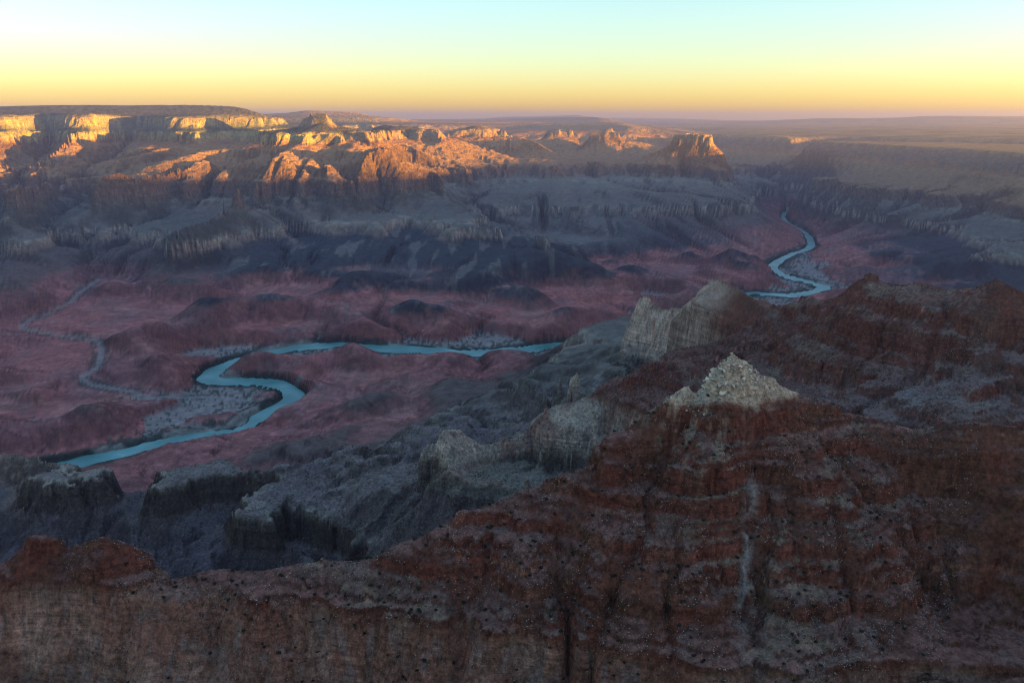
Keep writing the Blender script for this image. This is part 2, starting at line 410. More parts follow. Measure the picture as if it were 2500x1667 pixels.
# distance to the river and the creek (only where the ground is low)
def dist_line(pts, mask, extra=None):
    d = np.full(X.shape, 9e5, np.float32); e = np.zeros(X.shape, np.float32)
    xm, ym = X[mask], Y[mask]
    dm = np.full(xm.shape, 9e5, np.float32)
    for (a0, r0, z0), (a1, r1, z1) in zip(pts[:-1], pts[1:]):
        x0, y0, x1, y1 = r0 * math.sin(a0), r0 * math.cos(a0), r1 * math.sin(a1), r1 * math.cos(a1)
        L2 = (x1 - x0) ** 2 + (y1 - y0) ** 2
        t = np.clip(((xm - x0) * (x1 - x0) + (ym - y0) * (y1 - y0)) / L2, 0, 1)
        dm = np.minimum(dm, np.hypot(xm - x0 - t * (x1 - x0), ym - y0 - t * (y1 - y0)))
    d[mask] = dm
    return d
def smooth_path(pts, sub=6):
    """Catmull-Rom through (az, r, z) in plan"""
    q = np.array([(r * math.sin(a), r * math.cos(a), z) for a, r, z in pts])
    q = np.concatenate([[2 * q[0] - q[1]], q, [2 * q[-1] - q[-2]]])
    out = []
    for k in range(1, len(q) - 2):
        for t in np.arange(sub) / sub:
            out.append(0.5 * (2 * q[k] + (q[k + 1] - q[k - 1]) * t + (2 * q[k - 1] - 5 * q[k] + 4 * q[k + 1] - q[k + 2]) * t * t + (3 * q[k] - q[k - 1] - 3 * q[k + 1] + q[k + 2]) * t ** 3))
    out.append(q[-2])
    return [(math.atan2(p[0], p[1]), math.hypot(p[0], p[1]), p[2]) for p in out]
river_s = smooth_path(river_p, 3)
creek_s = smooth_path(creek_p, 2)
low = (SB < 330) & (RR > 2900) & (RR < 14500)
DRIV = dist_line(river_s, low)
DCRK = dist_line(creek_s, low)
print('river', round(time.time() - T0, 1), low.sum())

# slope-aligned gully noise
def hash2(ix, iy):
    h = (ix * 374761393 + iy * 668265263).astype(np.int64) & 0xffffffff
    h = ((h ^ (h >> 13)) * 1274126177) & 0xffffffff
    return ((h & 0xffff) / 65535.0).astype(np.float32), (((h >> 16) & 0xffff) / 65535.0).astype(np.float32)
def gully(px, py, dx, dy):
    ix = np.floor(px).astype(np.int64); iy = np.floor(py).astype(np.int64)
    fx = (px - ix).astype(np.float32); fy = (py - iy).astype(np.float32)
    va = np.zeros_like(fx); gx = np.zeros_like(fx); wt = np.zeros_like(fx)
    for i in (-1, 0, 1):
        for j in (-1, 0, 1):
            hx, hy = hash2(ix + i, iy + j)
            qx = fx - i - hx; qy = fy - j - hy
            w = np.exp(-(qx * qx + qy * qy) * 2.2)
            ph = (qx * dx + qy * dy) * 6.2832
            va += np.cos(ph) * w; gx += -np.sin(ph) * w; wt += w
    return va / wt, gx / wt

def grad(h):
    """gradient of a grid field in plan: per metre, along x and y"""
    ga = np.gradient(h, axis=0) / np.gradient(az_cols)[:, None].astype(np.float32) / RR
    gl = np.gradient(h, axis=1) / (lr[1] - lr[0]) / RR
    s, c = np.sin(AZ), np.cos(AZ)
    return (gl * s + ga * c).astype(np.float32), (gl * c - ga * s).astype(np.float32)

flat = sstep(0, 200, DRIV)                       # quiet ground by the water
near_k = np.clip(RR / 9000.0, .12, 1.0)          # large relief only far away: the near shapes are drawn by the lines
N = np.zeros_like(SB)
rough = np.where(unstrat(AZb, RR, terr(SB)) > 1000, .25 + .75 * (1 - sstep(1250, 1330, strat(AZb, RR, terr(SB)))), 1.0)
plateau = sstep(1420, 1440, strat(AZb, RR, terr(SB)))
rough = (1 - .9 * plateau) * (1 - .55 * sstep(1000, 1300, strat(AZb, RR, terr(SB))) * sstep(5000, 7000, RR))
ZB = strat(AZb, RR, unstrat(AZb, RR, terr(SB)))
# running water: carve branching valleys into the smooth surface (stream-power law on three plan grids)
import heapq
def base_at(x, y):
    az = np.arctan2(x, y); l = np.log(np.maximum(np.hypot(x, y), 421.0))
    a = np.clip((az - AZ0) / DA, 0, NA - 1.001); q = np.clip((l - LR0) / DL, 0, NL - 1.001)
    i = a.astype(int); j = q.astype(int); a = a - i; q = q - j
    return (BASE[i, j] * (1 - a) + BASE[i + 1, j] * a) * (1 - q) + (BASE[i, j + 1] * (1 - a) + BASE[i + 1, j + 1] * a) * q
def fill_pits(h, eps):
    ny, nx = h.shape
    H1 = h.ravel().tolist(); done = bytearray(nx * ny); heap = []
    for i in range(nx):
        for j in (0, ny - 1):
            heap.append((H1[j * nx + i], j * nx + i)); done[j * nx + i] = 1
    for j in range(1, ny - 1):
        for i in (0, nx - 1):
            heap.append((H1[j * nx + i], j * nx + i)); done[j * nx + i] = 1
    low = np.nonzero(h.ravel() < 3.0)[0].tolist()          # the river drains freely
    for k in low:
        if not done[k]: heap.append((H1[k], k)); done[k] = 1
    heapq.heapify(heap); pop = heapq.heappop; push = heapq.heappush
    offs = (-1, 1, -nx, nx, -nx - 1, -nx + 1, nx - 1, nx + 1); n = nx * ny
    while heap:
        z, k = pop(heap)
        for o in offs:
            q = k + o
            if 0 <= q < n and not done[q]:
                done[q] = 1
                if H1[q] < z + eps: H1[q] = z + eps
                push(heap, (H1[q], q))
    return np.array(H1, np.float64).reshape(h.shape)
def erode(x0, x1, y0, y1, dx, steps, ktot, amp, amp2, diff, hp, fine=1.0):
    xs = np.arange(x0, x1, dx); ys = np.arange(y0, y1, dx)
    gx_, gy_ = np.meshgrid(xs, ys)
    h0 = base_at(gx_, gy_)
    h = h0.copy()
    for k, lam in enumerate((40 * dx, 18 * dx, 8 * dx, 4 * dx)):
        h += gnoise(gx_ / lam + 9.1 * k, gy_ / lam) * lam * (amp + (amp2 - amp) * sstep(235, 300, h0)) * sstep(2, 30, h0) * (1, 1, fine, fine)[k]
    hn = h.copy()
    ny, nx = h.shape
    rim = unterr(1415.0)
    for st in range(steps):
        if st % 6 == 0: h = fill_pits(h, dx * .002)
        p = np.pad(h, 1, constant_values=1e9)
        best = np.zeros_like(h); rec = np.arange(nx * ny).reshape(ny, nx); dist = np.full_like(h, dx)
        idx = rec.copy()
        for oy in (-1, 0, 1):
            for ox in (-1, 0, 1):
                if ox == 0 and oy == 0: continue
                dd = dx * math.hypot(ox, oy)
                dr = (h - p[1 + oy:1 + oy + ny, 1 + ox:1 + ox + nx]) / dd
                mk = dr > best
                best[mk] = dr[mk]; rec[mk] = idx[mk] + oy * nx + ox; dist[mk] = dd
        order = np.argsort(h, axis=None, kind='stable')
        ol = order.tolist(); rl = rec.ravel().tolist()
        A = [dx * dx] * (nx * ny)
        for i in reversed(ol):
            q = rl[i]
            if q != i: A[q] += A[i]
        F = (ktot / steps) * np.array(A) ** .45 / dist.ravel()
        F[rec.ravel() == np.arange(nx * ny)] = 0
        F = F * (1 - .85 * sstep(rim - 5, rim + 15, h.ravel()))
        Fl = F.tolist(); H1 = h.ravel().tolist()
        for i in ol:
            q = rl[i]; f_ = Fl[i]
            if f_ > 0: H1[i] = (H1[i] + f_ * H1[q]) / (1 + f_)
        h = np.array(H1).reshape(ny, nx)
        p = np.pad(h, 1, mode='edge')
        h = h + diff * (p[:-2, 1:-1] + p[2:, 1:-1] + p[1:-1, :-2] + p[1:-1, 2:] - 4 * h)
    d = h - h0
    def box(f, w):
        for ax in (0, 1):
            pw = [(0, 0), (0, 0)]; pw[ax] = (w + 1, w)
            c = np.cumsum(np.pad(f, pw, mode='edge'), axis=ax)
            n_ = f.shape[ax]
            f = (np.take(c, np.arange(2 * w + 1, 2 * w + 1 + n_), ax) - np.take(c, np.arange(0, n_), ax)) / (2 * w + 1)
        return f
    d = d - .85 * box(box(d, hp), hp)          # keep the surveyed heights, add the carving
    ex = np.minimum(np.minimum(gx_ - x0, x1 - gx_), np.minimum(gy_ - y0, y1 - gy_))
    print('eroded', dx, d.min().round(1), round(time.time() - T0, 1))
    return (x0, y0, dx, d, sstep(0, 45 * dx, ex))
def sample_grid(G, xq, yq):
    x0, y0, dx, d, w = G
    ny, nx = d.shape
    a = (xq - x0) / dx; b = (yq - y0) / dx
    ok = (a >= 0) & (b >= 0) & (a < nx - 1) & (b < ny - 1)
    a = np.clip(a, 0, nx - 1.001); b = np.clip(b, 0, ny - 1.001)
    i = a.astype(int); j = b.astype(int); a = a - i; b = b - j
    f = lambda g: (g[j, i] * (1 - a) + g[j, i + 1] * a) * (1 - b) + (g[j + 1, i] * (1 - a) + g[j + 1, i + 1] * a) * b
    return f(d), np.where(ok, f(w), 0)
G_FAR = erode(-10500, 10500, 6200, 19500, 33.0, 14, .9, .06, .05, .03, 14)
G_MID = erode(-3900, 4300, 2500, 8600, 15.0, 15, .95, .36, .08, .05, 28, .35)
G_NEAR = erode(-1750, 2000, 650, 3700, 7.0, 16, .80, .17, .23, .05, 32)
DEL = np.zeros_like(SB)
for G in (G_FAR, G_MID, G_NEAR):
    d, w = sample_grid(G, X, Y)
    DEL = (DEL * (1 - w) + d * w).astype(np.float32)
DEL *= 1 - .55 * sstep(3300, 4000, X) * sstep(6300, 7200, Y) * sstep(unterr(650.), unterr(850.), SB).astype(np.float32)
N += DEL
hill = (1 - sstep(200, 260, ZB)) * sstep(3000, 3600, RR)            # soft red beds
gx, gy = grad(SB + DEL)
gm = np.hypot(gx, gy) + 1e-6
dxn, dyn = -gy / gm, gx / gm
slope = sstep(.05, .35, gm)
gbx, gby = grad(SB)
gbm = np.hypot(gbx, gby) + 1e-6
wall = sstep(300, 380, ZB) * (1 - sstep(1180, 1330, ZB)) * sstep(5600, 6600, RR) * sstep(.02, .12, gbm) * (1 - .45 * sstep(2800, 3600, X) * sstep(6500, 7500, Y)) * (1 - .65 * sstep(-1500, -500, X) * sstep(10200, 11200, Y))
for k, lam in enumerate((1150.0, 470.0)):
    wx = X + .25 * lam * gnoise(X / lam * .7 + 5, Y / lam * .7); wy = Y + .25 * lam * gnoise(X / lam * .7, Y / lam * .7 + 8)
    va, vg = gully(wx / lam, wy / lam, -gby / gbm, gbx / gbm)
    N += (va - va.mean()) * lam * (.060, .085)[k] * wall
bench = sstep(425, 460, ZB) * (1 - sstep(600, 640, ZB)) * sstep(1600, 1900, RR) * (1 - sstep(3400, 4200, RR))
for k, lam in enumerate((190.0, 80.0)):
    wx = X + .3 * lam * gnoise(X / lam, Y / lam + 2); wy = Y + .3 * lam * gnoise(X / lam + 6, Y / lam)
    va, vg = gully(wx / lam, wy / lam, -gby / gbm, gbx / gbm)
    N += (va - va.mean()) * lam * (.17, .17)[k] * bench
for k, lam in enumerate((95.0, 40.0)):
    fade = (1 - sstep(lam * 35, lam * 75, RR)) * sstep(lam * 10, lam * 25, RR)
    va, vg = gully(X / lam, Y / lam, dxn, dyn)
    N += (va - va.mean()) * lam * (.07, .08)[k] * slope * fade * (.35 + .65 * sstep(1800, 2600, RR))
print('gully', round(time.time() - T0, 1))
for k, lam in enumerate((150.0, 70.0, 33.0, 16.0, 8.0)):
    vis = (1 - sstep(lam * 55, lam * 140, RR)) * sstep(lam * 8, lam * 30, RR)
    sel = np.exp(lr) < lam * 145
    xs, ys = X[:, sel], Y[:, sel]
    n = .55 - 2.4 * np.abs(gnoise(xs / lam + 3.3 * k, ys / lam + 8.8)) if k < 4 else gnoise(xs / lam, ys / lam) * 1.2
    N[:, sel] += n * lam * (.05, .07, .09, .11, .12)[k] * vis[:, sel] * (1 - .88 * hill[:, sel]) * ((.35, .45, .6, .9, 1.1)[k] + (.65, .55, .4, .1, 0)[k] * sstep(1700, 2400, RR[:, sel]))
zt_ = strat(AZb, RR, unstrat(AZb, RR, terr(SB)))
N *= 1 - .62 * (1 - sstep(3000, 3800, RR)) * sstep(600, 640, zt_) * (1 - sstep(790, 830, zt_))
N += plateau * sstep(9000, 11000, RR) * (14 * gnoise(X / 700., Y / 700.) + 7 * gnoise(X / 260., Y / 260.)) * 8
SS = SB + N * rough * (.12 + .88 * flat)
ZS = terr(SS)
# red hills: banding ledges of the low beds, river channel and banks
Z = unstrat(AZb, RR, ZS).astype(np.float32)
# thin ledges in the red beds of the near ridges
def blocks(x, y, size, amp):
    """one random value for each joint block"""
    px = (x / size).astype(np.float32); py = (y / size).astype(np.float32)
    ix = np.floor(px).astype(np.int64); iy = np.floor(py).astype(np.int64)
    best = np.full(px.shape, 9.0, np.float32); val = np.zeros_like(best)
    for i in (-1, 0, 1):
        for j in (-1, 0, 1):
            hx, hy = hash2(ix + i, iy + j)
            d_ = (ix + i + hx - px) ** 2 + (iy + j + hy - py) ** 2
            hv = (hx * 7.13 + hy * 3.77) % 1.0
            m_ = d_ < best
            best = np.where(m_, d_, best); val = np.where(m_, hv, val)
    return ((val - .5) * 2 * amp).astype(np.float32)
def ledge_noise(x, y):
    return 7 * gnoise(x / 190., y / 190.) + 2.5 * gnoise(x / 47., y / 47.) + 1.5 * gnoise(x / 15., y / 15.) + blocks(x, y, 9.0, 1.6) + blocks(x + 31, y, 21.0, 1.8)
zw = Z.copy()
n_near = int(np.searchsorted(np.exp(lr), 3450.0))
zw[:, :n_near] += ledge_noise(X[:, :n_near], Y[:, :n_near])
rl_ = np.random.default_rng(5)
kz, ks = [600.0], [600.0]
while kz[-1] < 1200:
    slope_h = rl_.uniform(2.5, 13); cliff_h = rl_.choice([2.5, 4.0, 6.0, 9.0], p=[.32, .33, .22, .13])
    if kz[-1] < 858 < kz[-1] + slope_h + cliff_h: cliff_h = 40.0
    kz += [kz[-1] + slope_h, kz[-1] + slope_h + cliff_h]
    ks += [ks[-1] + slope_h * 1.5, ks[-1] + slope_h * 1.5 + cliff_h * .10]
kz = np.array(kz); ks = np.array(ks)
ks = 600 + (ks - 600) * (kz[-1] - 600) / (ks[-1] - 600)
ks = ks - np.interp(ks, np.linspace(600, 1200, 6), np.interp(np.linspace(600, 1200, 6), ks, ks - kz))   # no drift
ks = np.maximum.accumulate(ks)
ledge = np.interp(zw, ks, kz) - zw
big = int(np.argmax(np.diff(kz)))
bed_tint = np.where(np.arange(len(kz) - 1) % 2 == 1, rl_.choice([.42, .55, .9, 1.9, 2.6], size=len(kz) - 1, p=[.3, .25, .2, .15, .1]), rl_.uniform(.75, 1.25, len(kz) - 1))
bed_tint[big] = .6
wl = (1 - sstep(2500, 3400, RR)) * sstep(690, 760, ZS) * (1 - sstep(1085, 1110, ZS))
wl = wl * np.clip(.75 + 1.8 * gnoise(X / 170. + 4, Y / 90. + Z / 45.) + .8 * gnoise(X / 50., Y / 50.), 0.02, 1)
Z = (Z + wl * np.clip(ledge, -24, 24)).astype(np.float32)
Z = np.where(DRIV < 400, np.maximum(Z, 3.0), Z)
bank = sstep(46, 98, DRIV * (1 + .5 * sstep(6500, 9000, RR)) + 26 * gnoise(X / 300. + 5, Y / 300.) + 22 * gnoise(X / 85., Y / 85.))
Z = np.where(low, -5 + (Z + 5) * bank, Z)
Z = Z + np.where(low & (DRIV < 80), 8.5 * sstep(.22, .34, gnoise(X / 230. + 60, Y / 230.) + .012 * (DRIV - 45)), 0).astype(np.float32)
print('height', round(time.time() - T0, 1))

# the two pyramids of fallen pale blocks on the near crest
def xy(u, v, k):
    a, r, z = pix(u, v, k)
    return r * math.sin(a), r * math.cos(a), z
CAPS = [(xy(1788, 862, 1062), 54.0, 1.0, 1.9, .95), (xy(1679, 940, 1012), 28.0, 1.0, .80, 1.5)]
# crest lines that stand against what lies behind them: (line, side slope, edge roughness)
def tent(pts, slope, rough_, clip_):
    P = [pix(*p) for p in pts]
    rs = [p[1] for p in P]; az_ = [p[0] for p in P]
    rad = clip_ / slope + 40
    selm = (RR > min(rs) - rad) & (RR < max(rs) + rad) & (AZb > min(az_) - rad / min(rs)) & (AZb < max(az_) + rad / min(rs))
    xm, ym, zm = X[selm], Y[selm], Z[selm]
    jag = rough_ * (gnoise(xm / 34., ym / 34.) * 1.2 + .8 * gnoise(xm / 13., ym / 13.))
    best = np.full(xm.shape, -9999.0, np.float32)
    for (a0, r0, z0), (a1, r1, z1) in zip(P[:-1], P[1:]):
        x0, y0, x1, y1 = r0 * math.sin(a0), r0 * math.cos(a0), r1 * math.sin(a1), r1 * math.cos(a1)
        t_ = np.clip(((xm - x0) * (x1 - x0) + (ym - y0) * (y1 - y0)) / max(1e-6, (x1 - x0) ** 2 + (y1 - y0) ** 2), 0, 1)
        d_ = np.hypot(xm - x0 - t_ * (x1 - x0), ym - y0 - t_ * (y1 - y0)) + jag
        best = np.maximum(best, z0 + t_ * (z1 - z0) - slope * np.maximum(d_ - 3, 0) - 8 * slope * np.maximum(0, d_ - clip_ / slope))
    Z[selm] = np.maximum(zm, best)
def find(u0, v0_):
    return next(L for L in P_LINES if L[0][0] == u0 and L[0][1] == v0_)
tent(find(1704, 732), .95, 6, 90)
tent([(1538,838,-3.43),(1546,790,-3.42),(1557,745,-3.41),(1562,724,-3.40),(1572,719,-3.39),(1584,727,-3.38),(1590,742,-3.36),(1612,750,-3.34),(1640,760,-3.30),(1666,768,-3.26),(1690,776,-3.22)], 3.2, 7, 210)
tent([(1704,732,-3.15),(1730,700,-3.12),(1755,681,-3.09),(1775,690,-3.05)], 1.9, 7, 150)
tent(find(-60, 1395), 1.0, 5, 40)
tent([p for p in find(1740, 925) if p[0] > 1900], .9, 5, 40)
tent([(1350,990,-2.19),(1407,979,-2.18),(1470,950,-2.20),(1540,925,-2.22),(1604,904,-2.25)], .9, 6, 60)
tent([(1336,989,-2.19),(1357,1007,-2.17),(1420,1040,-2.14),(1479,1071,-2.10)], 3.0, 14, 120)
tent([(1046,1082,-2.10),(1100,1088,-2.09),(1180,1085,-2.10),(1260,1070,-2.13),(1320,1020,-2.17),(1350,990,-2.19)], 3.0, 10, 70)
for (cx, cy, cz), dz, sl, kl, kr in CAPS:
    ddx = (X - cx); ddx = np.where(ddx > 0, ddx * kr, -ddx * kl)
    ddy = np.where(Y < cy, (cy - Y) * 1.5, (Y - cy) * 1.0)
    d = np.maximum(ddx, .55 * ddx + ddy) + 2.6 * gnoise(X / 10., Y / 10.) + 2.2 * gnoise(X / 23., Y / 23.)
    Z = np.maximum(Z, np.where(np.hypot(X - cx, Y - cy) < 170, cz - sl * np.maximum(d, 0) - 6 * np.maximum(0, sl * d - dz), -999)).astype(np.float32)
# flat-topped mesas
for (a0, a1, r0, dep, zt, zb, m_, g_) in MESAS:
    r_mid = r0 + dep / 2; ha = (a1 - a0) / 2 * r0; hb = dep / 2
    la = (AZb - (a0 + a1) / 2) * RR; lb = RR - r_mid
    selm = (np.abs(la) < ha + 1500) & (np.abs(lb) < hb + 1500)
    xa, xb = np.abs(la[selm]) - ha, np.abs(lb[selm]) - hb
    d = np.maximum(xa, xb); d = np.where((xa > 0) & (xb > 0), np.hypot(xa, xb), d)
    d = d + 34 * gnoise(X[selm] / 150., Y[selm] / 150.) + 16 * gnoise(X[selm] / 60., Y[selm] / 60.)
    hgt = (zt - zb)
    prof = zt + 4 * gnoise(X[selm] / 90., Y[selm] / 90.) - np.clip(d * 3.2, 0, hgt * .62) - np.clip((d - hgt * .2) * .95, 0, 3000) - np.clip((d - hgt * .8) * 1.4, 0, 3000)
    Z[selm] = np.maximum(Z[selm], prof)

# ------------------------------------------------------------------ mesh rows follow the relief in each column
NROW = 1010
H = Z.astype(np.float64)
rr1 = np.exp(lr)
ds_r = np.diff(rr1)[None] * np.maximum((CAM_H - H[:, 1:]) / rr1[None, 1:], .05) / rr1[None, 1:]
ds_z = np.abs(np.diff(H, axis=1)) / rr1[None, 1:]
ds = np.hypot(ds_r, ds_z) + .00022
# share the spacing between neighbouring columns so that rows do not jitter
kern = np.ones(9) / 9
cs = np.cumsum(ds, axis=1)
cs = np.concatenate([np.zeros((len(az_cols), 1)), cs], 1)
csm = cs / cs[:, -1:]
W = 45
for _ in range(2):
    csp = np.pad(csm, ((W, W), (0, 0)), mode='edge')
    cc = np.concatenate([np.zeros((1, csp.shape[1])), np.cumsum(csp, axis=0)])
    csm = (cc[2 * W + 1:] - cc[:-2 * W - 1]) / (2 * W + 1)
lrow = np.empty((len(az_cols), NROW))
for c in range(len(az_cols)):
    lrow[c] = np.interp(np.linspace(0, csm[c, -1], NROW), csm[c], lr)
def at_rows(field):
    out = np.empty(lrow.shape, np.float32)
    for c in range(len(az_cols)): out[c] = np.interp(lrow[c], lr, field[c])
    return out
zr = at_rows(H); rrow = np.exp(lrow)
drv = at_rows(DRIV); dck = at_rows(DCRK)
xr = rrow * np.sin(az_cols)[:, None]; yr = rrow * np.cos(az_cols)[:, None]
print('rows', round(time.time() - T0, 1))

def mesh_from_grid(name, mask_faces, mat, colors):
    na, nr = zr.shape
    ii, jj = np.nonzero(mask_faces)
    v = np.stack([ii * nr + jj, (ii + 1) * nr + jj, (ii + 1) * nr + jj + 1, ii * nr + jj + 1], 1)
    used, inv = np.unique(v, return_inverse=True)
    inv = inv.reshape(-1)
    co = np.stack([xr.ravel()[used], yr.ravel()[used], zr.ravel()[used]], 1).astype(np.float32)
    me = bpy.data.meshes.new(name)
    me.vertices.add(len(used)); me.vertices.foreach_set('co', co.ravel())
    nq = len(v)
    me.loops.add(nq * 4); me.loops.foreach_set('vertex_index', inv.astype(np.int32))
    me.polygons.add(nq)
    me.polygons.foreach_set('loop_start', np.arange(0, nq * 4, 4, dtype=np.int32))
    me.polygons.foreach_set('loop_total', np.full(nq, 4, np.int32))
    me.update(calc_edges=True)
    me.polygons.foreach_set('use_smooth', np.zeros(nq, bool))
    if colors is not None:
        at = me.color_attributes.new('rock', 'FLOAT_COLOR', 'POINT')
        at.data.foreach_set('color', colors.reshape(-1, 4)[used].astype(np.float32).ravel())
    me.materials.append(mat)
    ob = bpy.data.objects.new(name, me)
    COL.objects.link(ob)
    return ob

# ------------------------------------------------------------------ rock colours (albedo of the beds, scree, plants, and painted top-light)
zsr = strat(az_cols[:, None], rrow, zr).astype(np.float32)
Xf, Yf = xr.astype(np.float32), yr.astype(np.float32)
Rf = rrow.astype(np.float32)
def mixc(c, col, m):
    m = np.clip(m, 0, 1)[..., None].astype(np.float32)
    return c * (1 - m) + np.array(col, np.float32) * m
gzr = np.gradient(zr, axis=1) / np.maximum(np.gradient(rrow, axis=1), .05)
gza = np.gradient(zr, axis=0) / (np.gradient(az_cols)[:, None] * rrow)
steep = np.hypot(gzr, gza).astype(np.float32)
n1 = gnoise(Xf / 900., Yf / 900.); n2 = gnoise(Xf / 260. + 7, Yf / 260.); n3 = gnoise(Xf / 70., Yf / 70. + 5); n4 = gnoise(Xf / 22., Yf / 22. + 9)
zq = zsr + 10 * n2 + 5 * n3
PAL = [(-50, (.40,.125,.105)), (60, (.41,.130,.108)), (150, (.38,.130,.115)), (222, (.31,.120,.108)), (240, (.17,.105,.090)), (355, (.14,.105,.095)),
       (362, (.22,.14,.11)), (385, (.34,.24,.19)), (400, (.24,.16,.125)), (438, (.42,.32,.245)), (446, (.18,.15,.125)), (520, (.15,.125,.105)), (590, (.19,.16,.13)), (612, (.25,.21,.16)), (640, (.20,.16,.12)),
       (648, (.30,.19,.14)), (715, (.36,.21,.155)), (780, (.26,.15,.11)), (790, (.31,.165,.09)), (1078, (.35,.18,.08)), (1085, (.33,.15,.065)), (1132, (.33,.15,.065)),
       (1138, (.45,.31,.105)), (1250, (.44,.30,.105)), (1256, (.20,.17,.11)), (1308, (.19,.165,.11)), (1314, (.40,.28,.11)), (1418, (.38,.27,.11)), (1428, (.42,.26,.13)), (3000, (.42,.26,.13))]
C = np.empty(zr.shape + (3,), np.float32)
for k in range(3): C[..., k] = np.interp(zq, [p[0] for p in PAL], [p[1][k] for p in PAL])
# thin bed-to-bed tint
band = gnoise(zq / 9.0, Xf * 0 + 3.3) * .5 + gnoise(zq / 3.3, Xf / 900.) * .4
C *= (1 + .38 * band * sstep(.25, .7, steep) + .06 * n2 + .06 * n3 + .08 * n4)[..., None]
mid = sstep(-3700, -3000, Xf) * sstep(10500, 11500, Yf) * sstep(1132, 1138, zq) * (1 - sstep(1424, 1430, zq))
C = mixc(C, (.38, .22, .125), mid * .85)
eastw = sstep(3000, 3600, Xf) * sstep(6500, 7500, Yf) * sstep(1130, 1138, zq) * (1 - sstep(1418, 1424, zq))
C = mixc(C, (.22, .150, .115), eastw * .9)
# dark lava slope under the far bench, with pale scree chutes
lo_ = 226 - 95 * sstep(-2300, -700, Xf)
lava = sstep(lo_, lo_ + 20, zq) * (1 - sstep(352, 362, zq)) * sstep(-2900, -2100, Xf + 250 * n1) * sstep(4900, 5600, Yf) * (1 - sstep(8600, 9600, Yf))
C = mixc(C, (.045, .050, .062), lava * .93)
grey = np.exp(-(((Xf - 520) / 900.) ** 2 + ((Yf - 8900) / 1150.) ** 2) ** 2) * (1 - sstep(425, 440, zq)) * sstep(20, 60, zr)
lava = lava * (1 - sstep(700, 1300, Xf))
chute = sstep(.17, .30, gnoise(Xf / 130. + .3 * n2, Yf / 700.) + .35 * gnoise(Xf / 45., Yf / 300.)) * lava
C = mixc(C, (.19, .165, .145), chute * .75)
# grey scree and dust on the gentler ground of the red hills
dox = 1 - sstep(205, 240, zq)
far = sstep(2900, 3400, Rf)
pale = dox * far * sstep(.02, .32, n1 * .8 + n2 * .7 + .3 * n3 - .25 * steep + .08)
C = mixc(C, (.225, .145, .135), pale * .40)
C = mixc(C, (.170, .085, .095), dox * far * sstep(.10, .45, gnoise(Xf / 900. + 20, Yf / 900.)) * .4)
C = mixc(C, (.41, .17, .135), dox * far * sstep(.10, .40, gnoise(Xf / 380. + 40, Yf / 380.) + .5 * n3) * .6)
hb_ = gnoise((zr + 14 * n2) / 7.0, Xf * 0 + 8.1) + .6 * gnoise((zr + 9 * n3) / 2.7, Xf / 700.)
C = C * (1 + dox * far * .5 * hb_)[..., None]
vein = dox * far * (1 - sstep(.0, .035, np.abs(gnoise(Xf / 190. + .8 * n2, Yf / 190. + .8 * n1)))) * sstep(-.1, .25, n1 + n2)
C = mixc(C, (.26, .21, .21), vein * .45)
C = mixc(C, (.185, .158, .140), np.exp(-(((Xf - 520) / 950.) ** 2 + ((Yf - 9100) / 1000.) ** 2) ** 2) * (1 - sstep(425, 440, zq)) * sstep(20, 60, zr) * .85)
# near red ridges: brown scree over the beds, grey and ochre patches
near = 1 - sstep(2750, 3300, Rf)
sup = near * sstep(660, 740, zsr)
C = mixc(C, (.195, .070, .045), sup * sstep(782, 795, zsr) * .85)
C = mixc(C, (.098, .048, .042), sup * (1 - sstep(.75, 1.2, steep)) * .75)
C = mixc(C, (.115, .080, .066), sup * sstep(.02, .30, n2 + .6 * n3) * .5)
C = mixc(C, (.19, .125, .078), sup * sstep(.22, .42, n2 * .8 + n4 * .5 + n3 * .3) * .5)
C = mixc(C, (.19, .045, .026), sup * sstep(.75, 1.3, steep) * sstep(-.3, .25, n1 + n3) * .7)
redw = near * sstep(640, 665, zsr) * (1 - sstep(770, 800, zsr))
C = mixc(C, (.43, .32, .24), redw * sstep(1650, 2000, Rf) * sstep(-.35, .15, n3 + n2) * .8)
C = mixc(C, (.19, .085, .055), redw * (1 - sstep(1650, 2000, Rf)) * (.45 + .5 * sstep(-.2, .25, gnoise(Xf / 45. + 3, Yf / 45.))))
C = mixc(C, (.16, .155, .145), redw * sstep(.12, .4, gnoise(Xf / 18., Yf / 18.)) * .3)
low_n = near * (1 - sstep(330, 372, zsr))
C = mixc(C, (.115, .085, .092), low_n * (.55 + .45 * sstep(-.35, .25, n2 + n3)))
grn = near * sstep(430, 455, zsr) * (1 - sstep(585, 640, zsr))
C = mixc(C, (.205, .150, .135), grn * .85)
gb = gnoise((zr + 6 * n3) / 5.5, Xf / 500.) + .7 * gnoise(Xf / 26. + .5 * n3, Yf / 26.)
C = C * (1 + .42 * grn * gb)[..., None]
C = mixc(C, (.160, .108, .110), grn * sstep(.05, .3, n2 + .5 * n4) * .55)
tap = near * sstep(356, 366, zsr) * (1 - sstep(432, 445, zsr)) * sstep(.5, 1, steep)
C = mixc(C, (.07, .052, .044), tap * .8)
nm = rrow < 3400
bq = np.zeros(zr.shape, np.float32)
bq[nm] = zr[nm] + ledge_noise(Xf[nm], Yf[nm])
bt = bed_tint[np.clip(np.searchsorted(kz, bq) - 1, 0, len(bed_tint) - 1)]
wb = near * sstep(782, 800, zsr) * np.clip(.35 + 1.6 * gnoise(Xf / 170. + 4, Yf / 90. + zr / 45.) + .5 * n4, 0, 1)
C = C * (1 + wb * (bt - 1))[..., None].astype(np.float32)
# blue-grey scree fan in the hollow behind the near ridge
ax, ay = 0.49, 1.0
fan = near * np.exp(-(((Xf - 1010) / 330.) ** 2 + ((Yf - 1830) / 190.) ** 2)) * (1 + n3)
C = mixc(C, (.15, .12, .112), fan * .6)
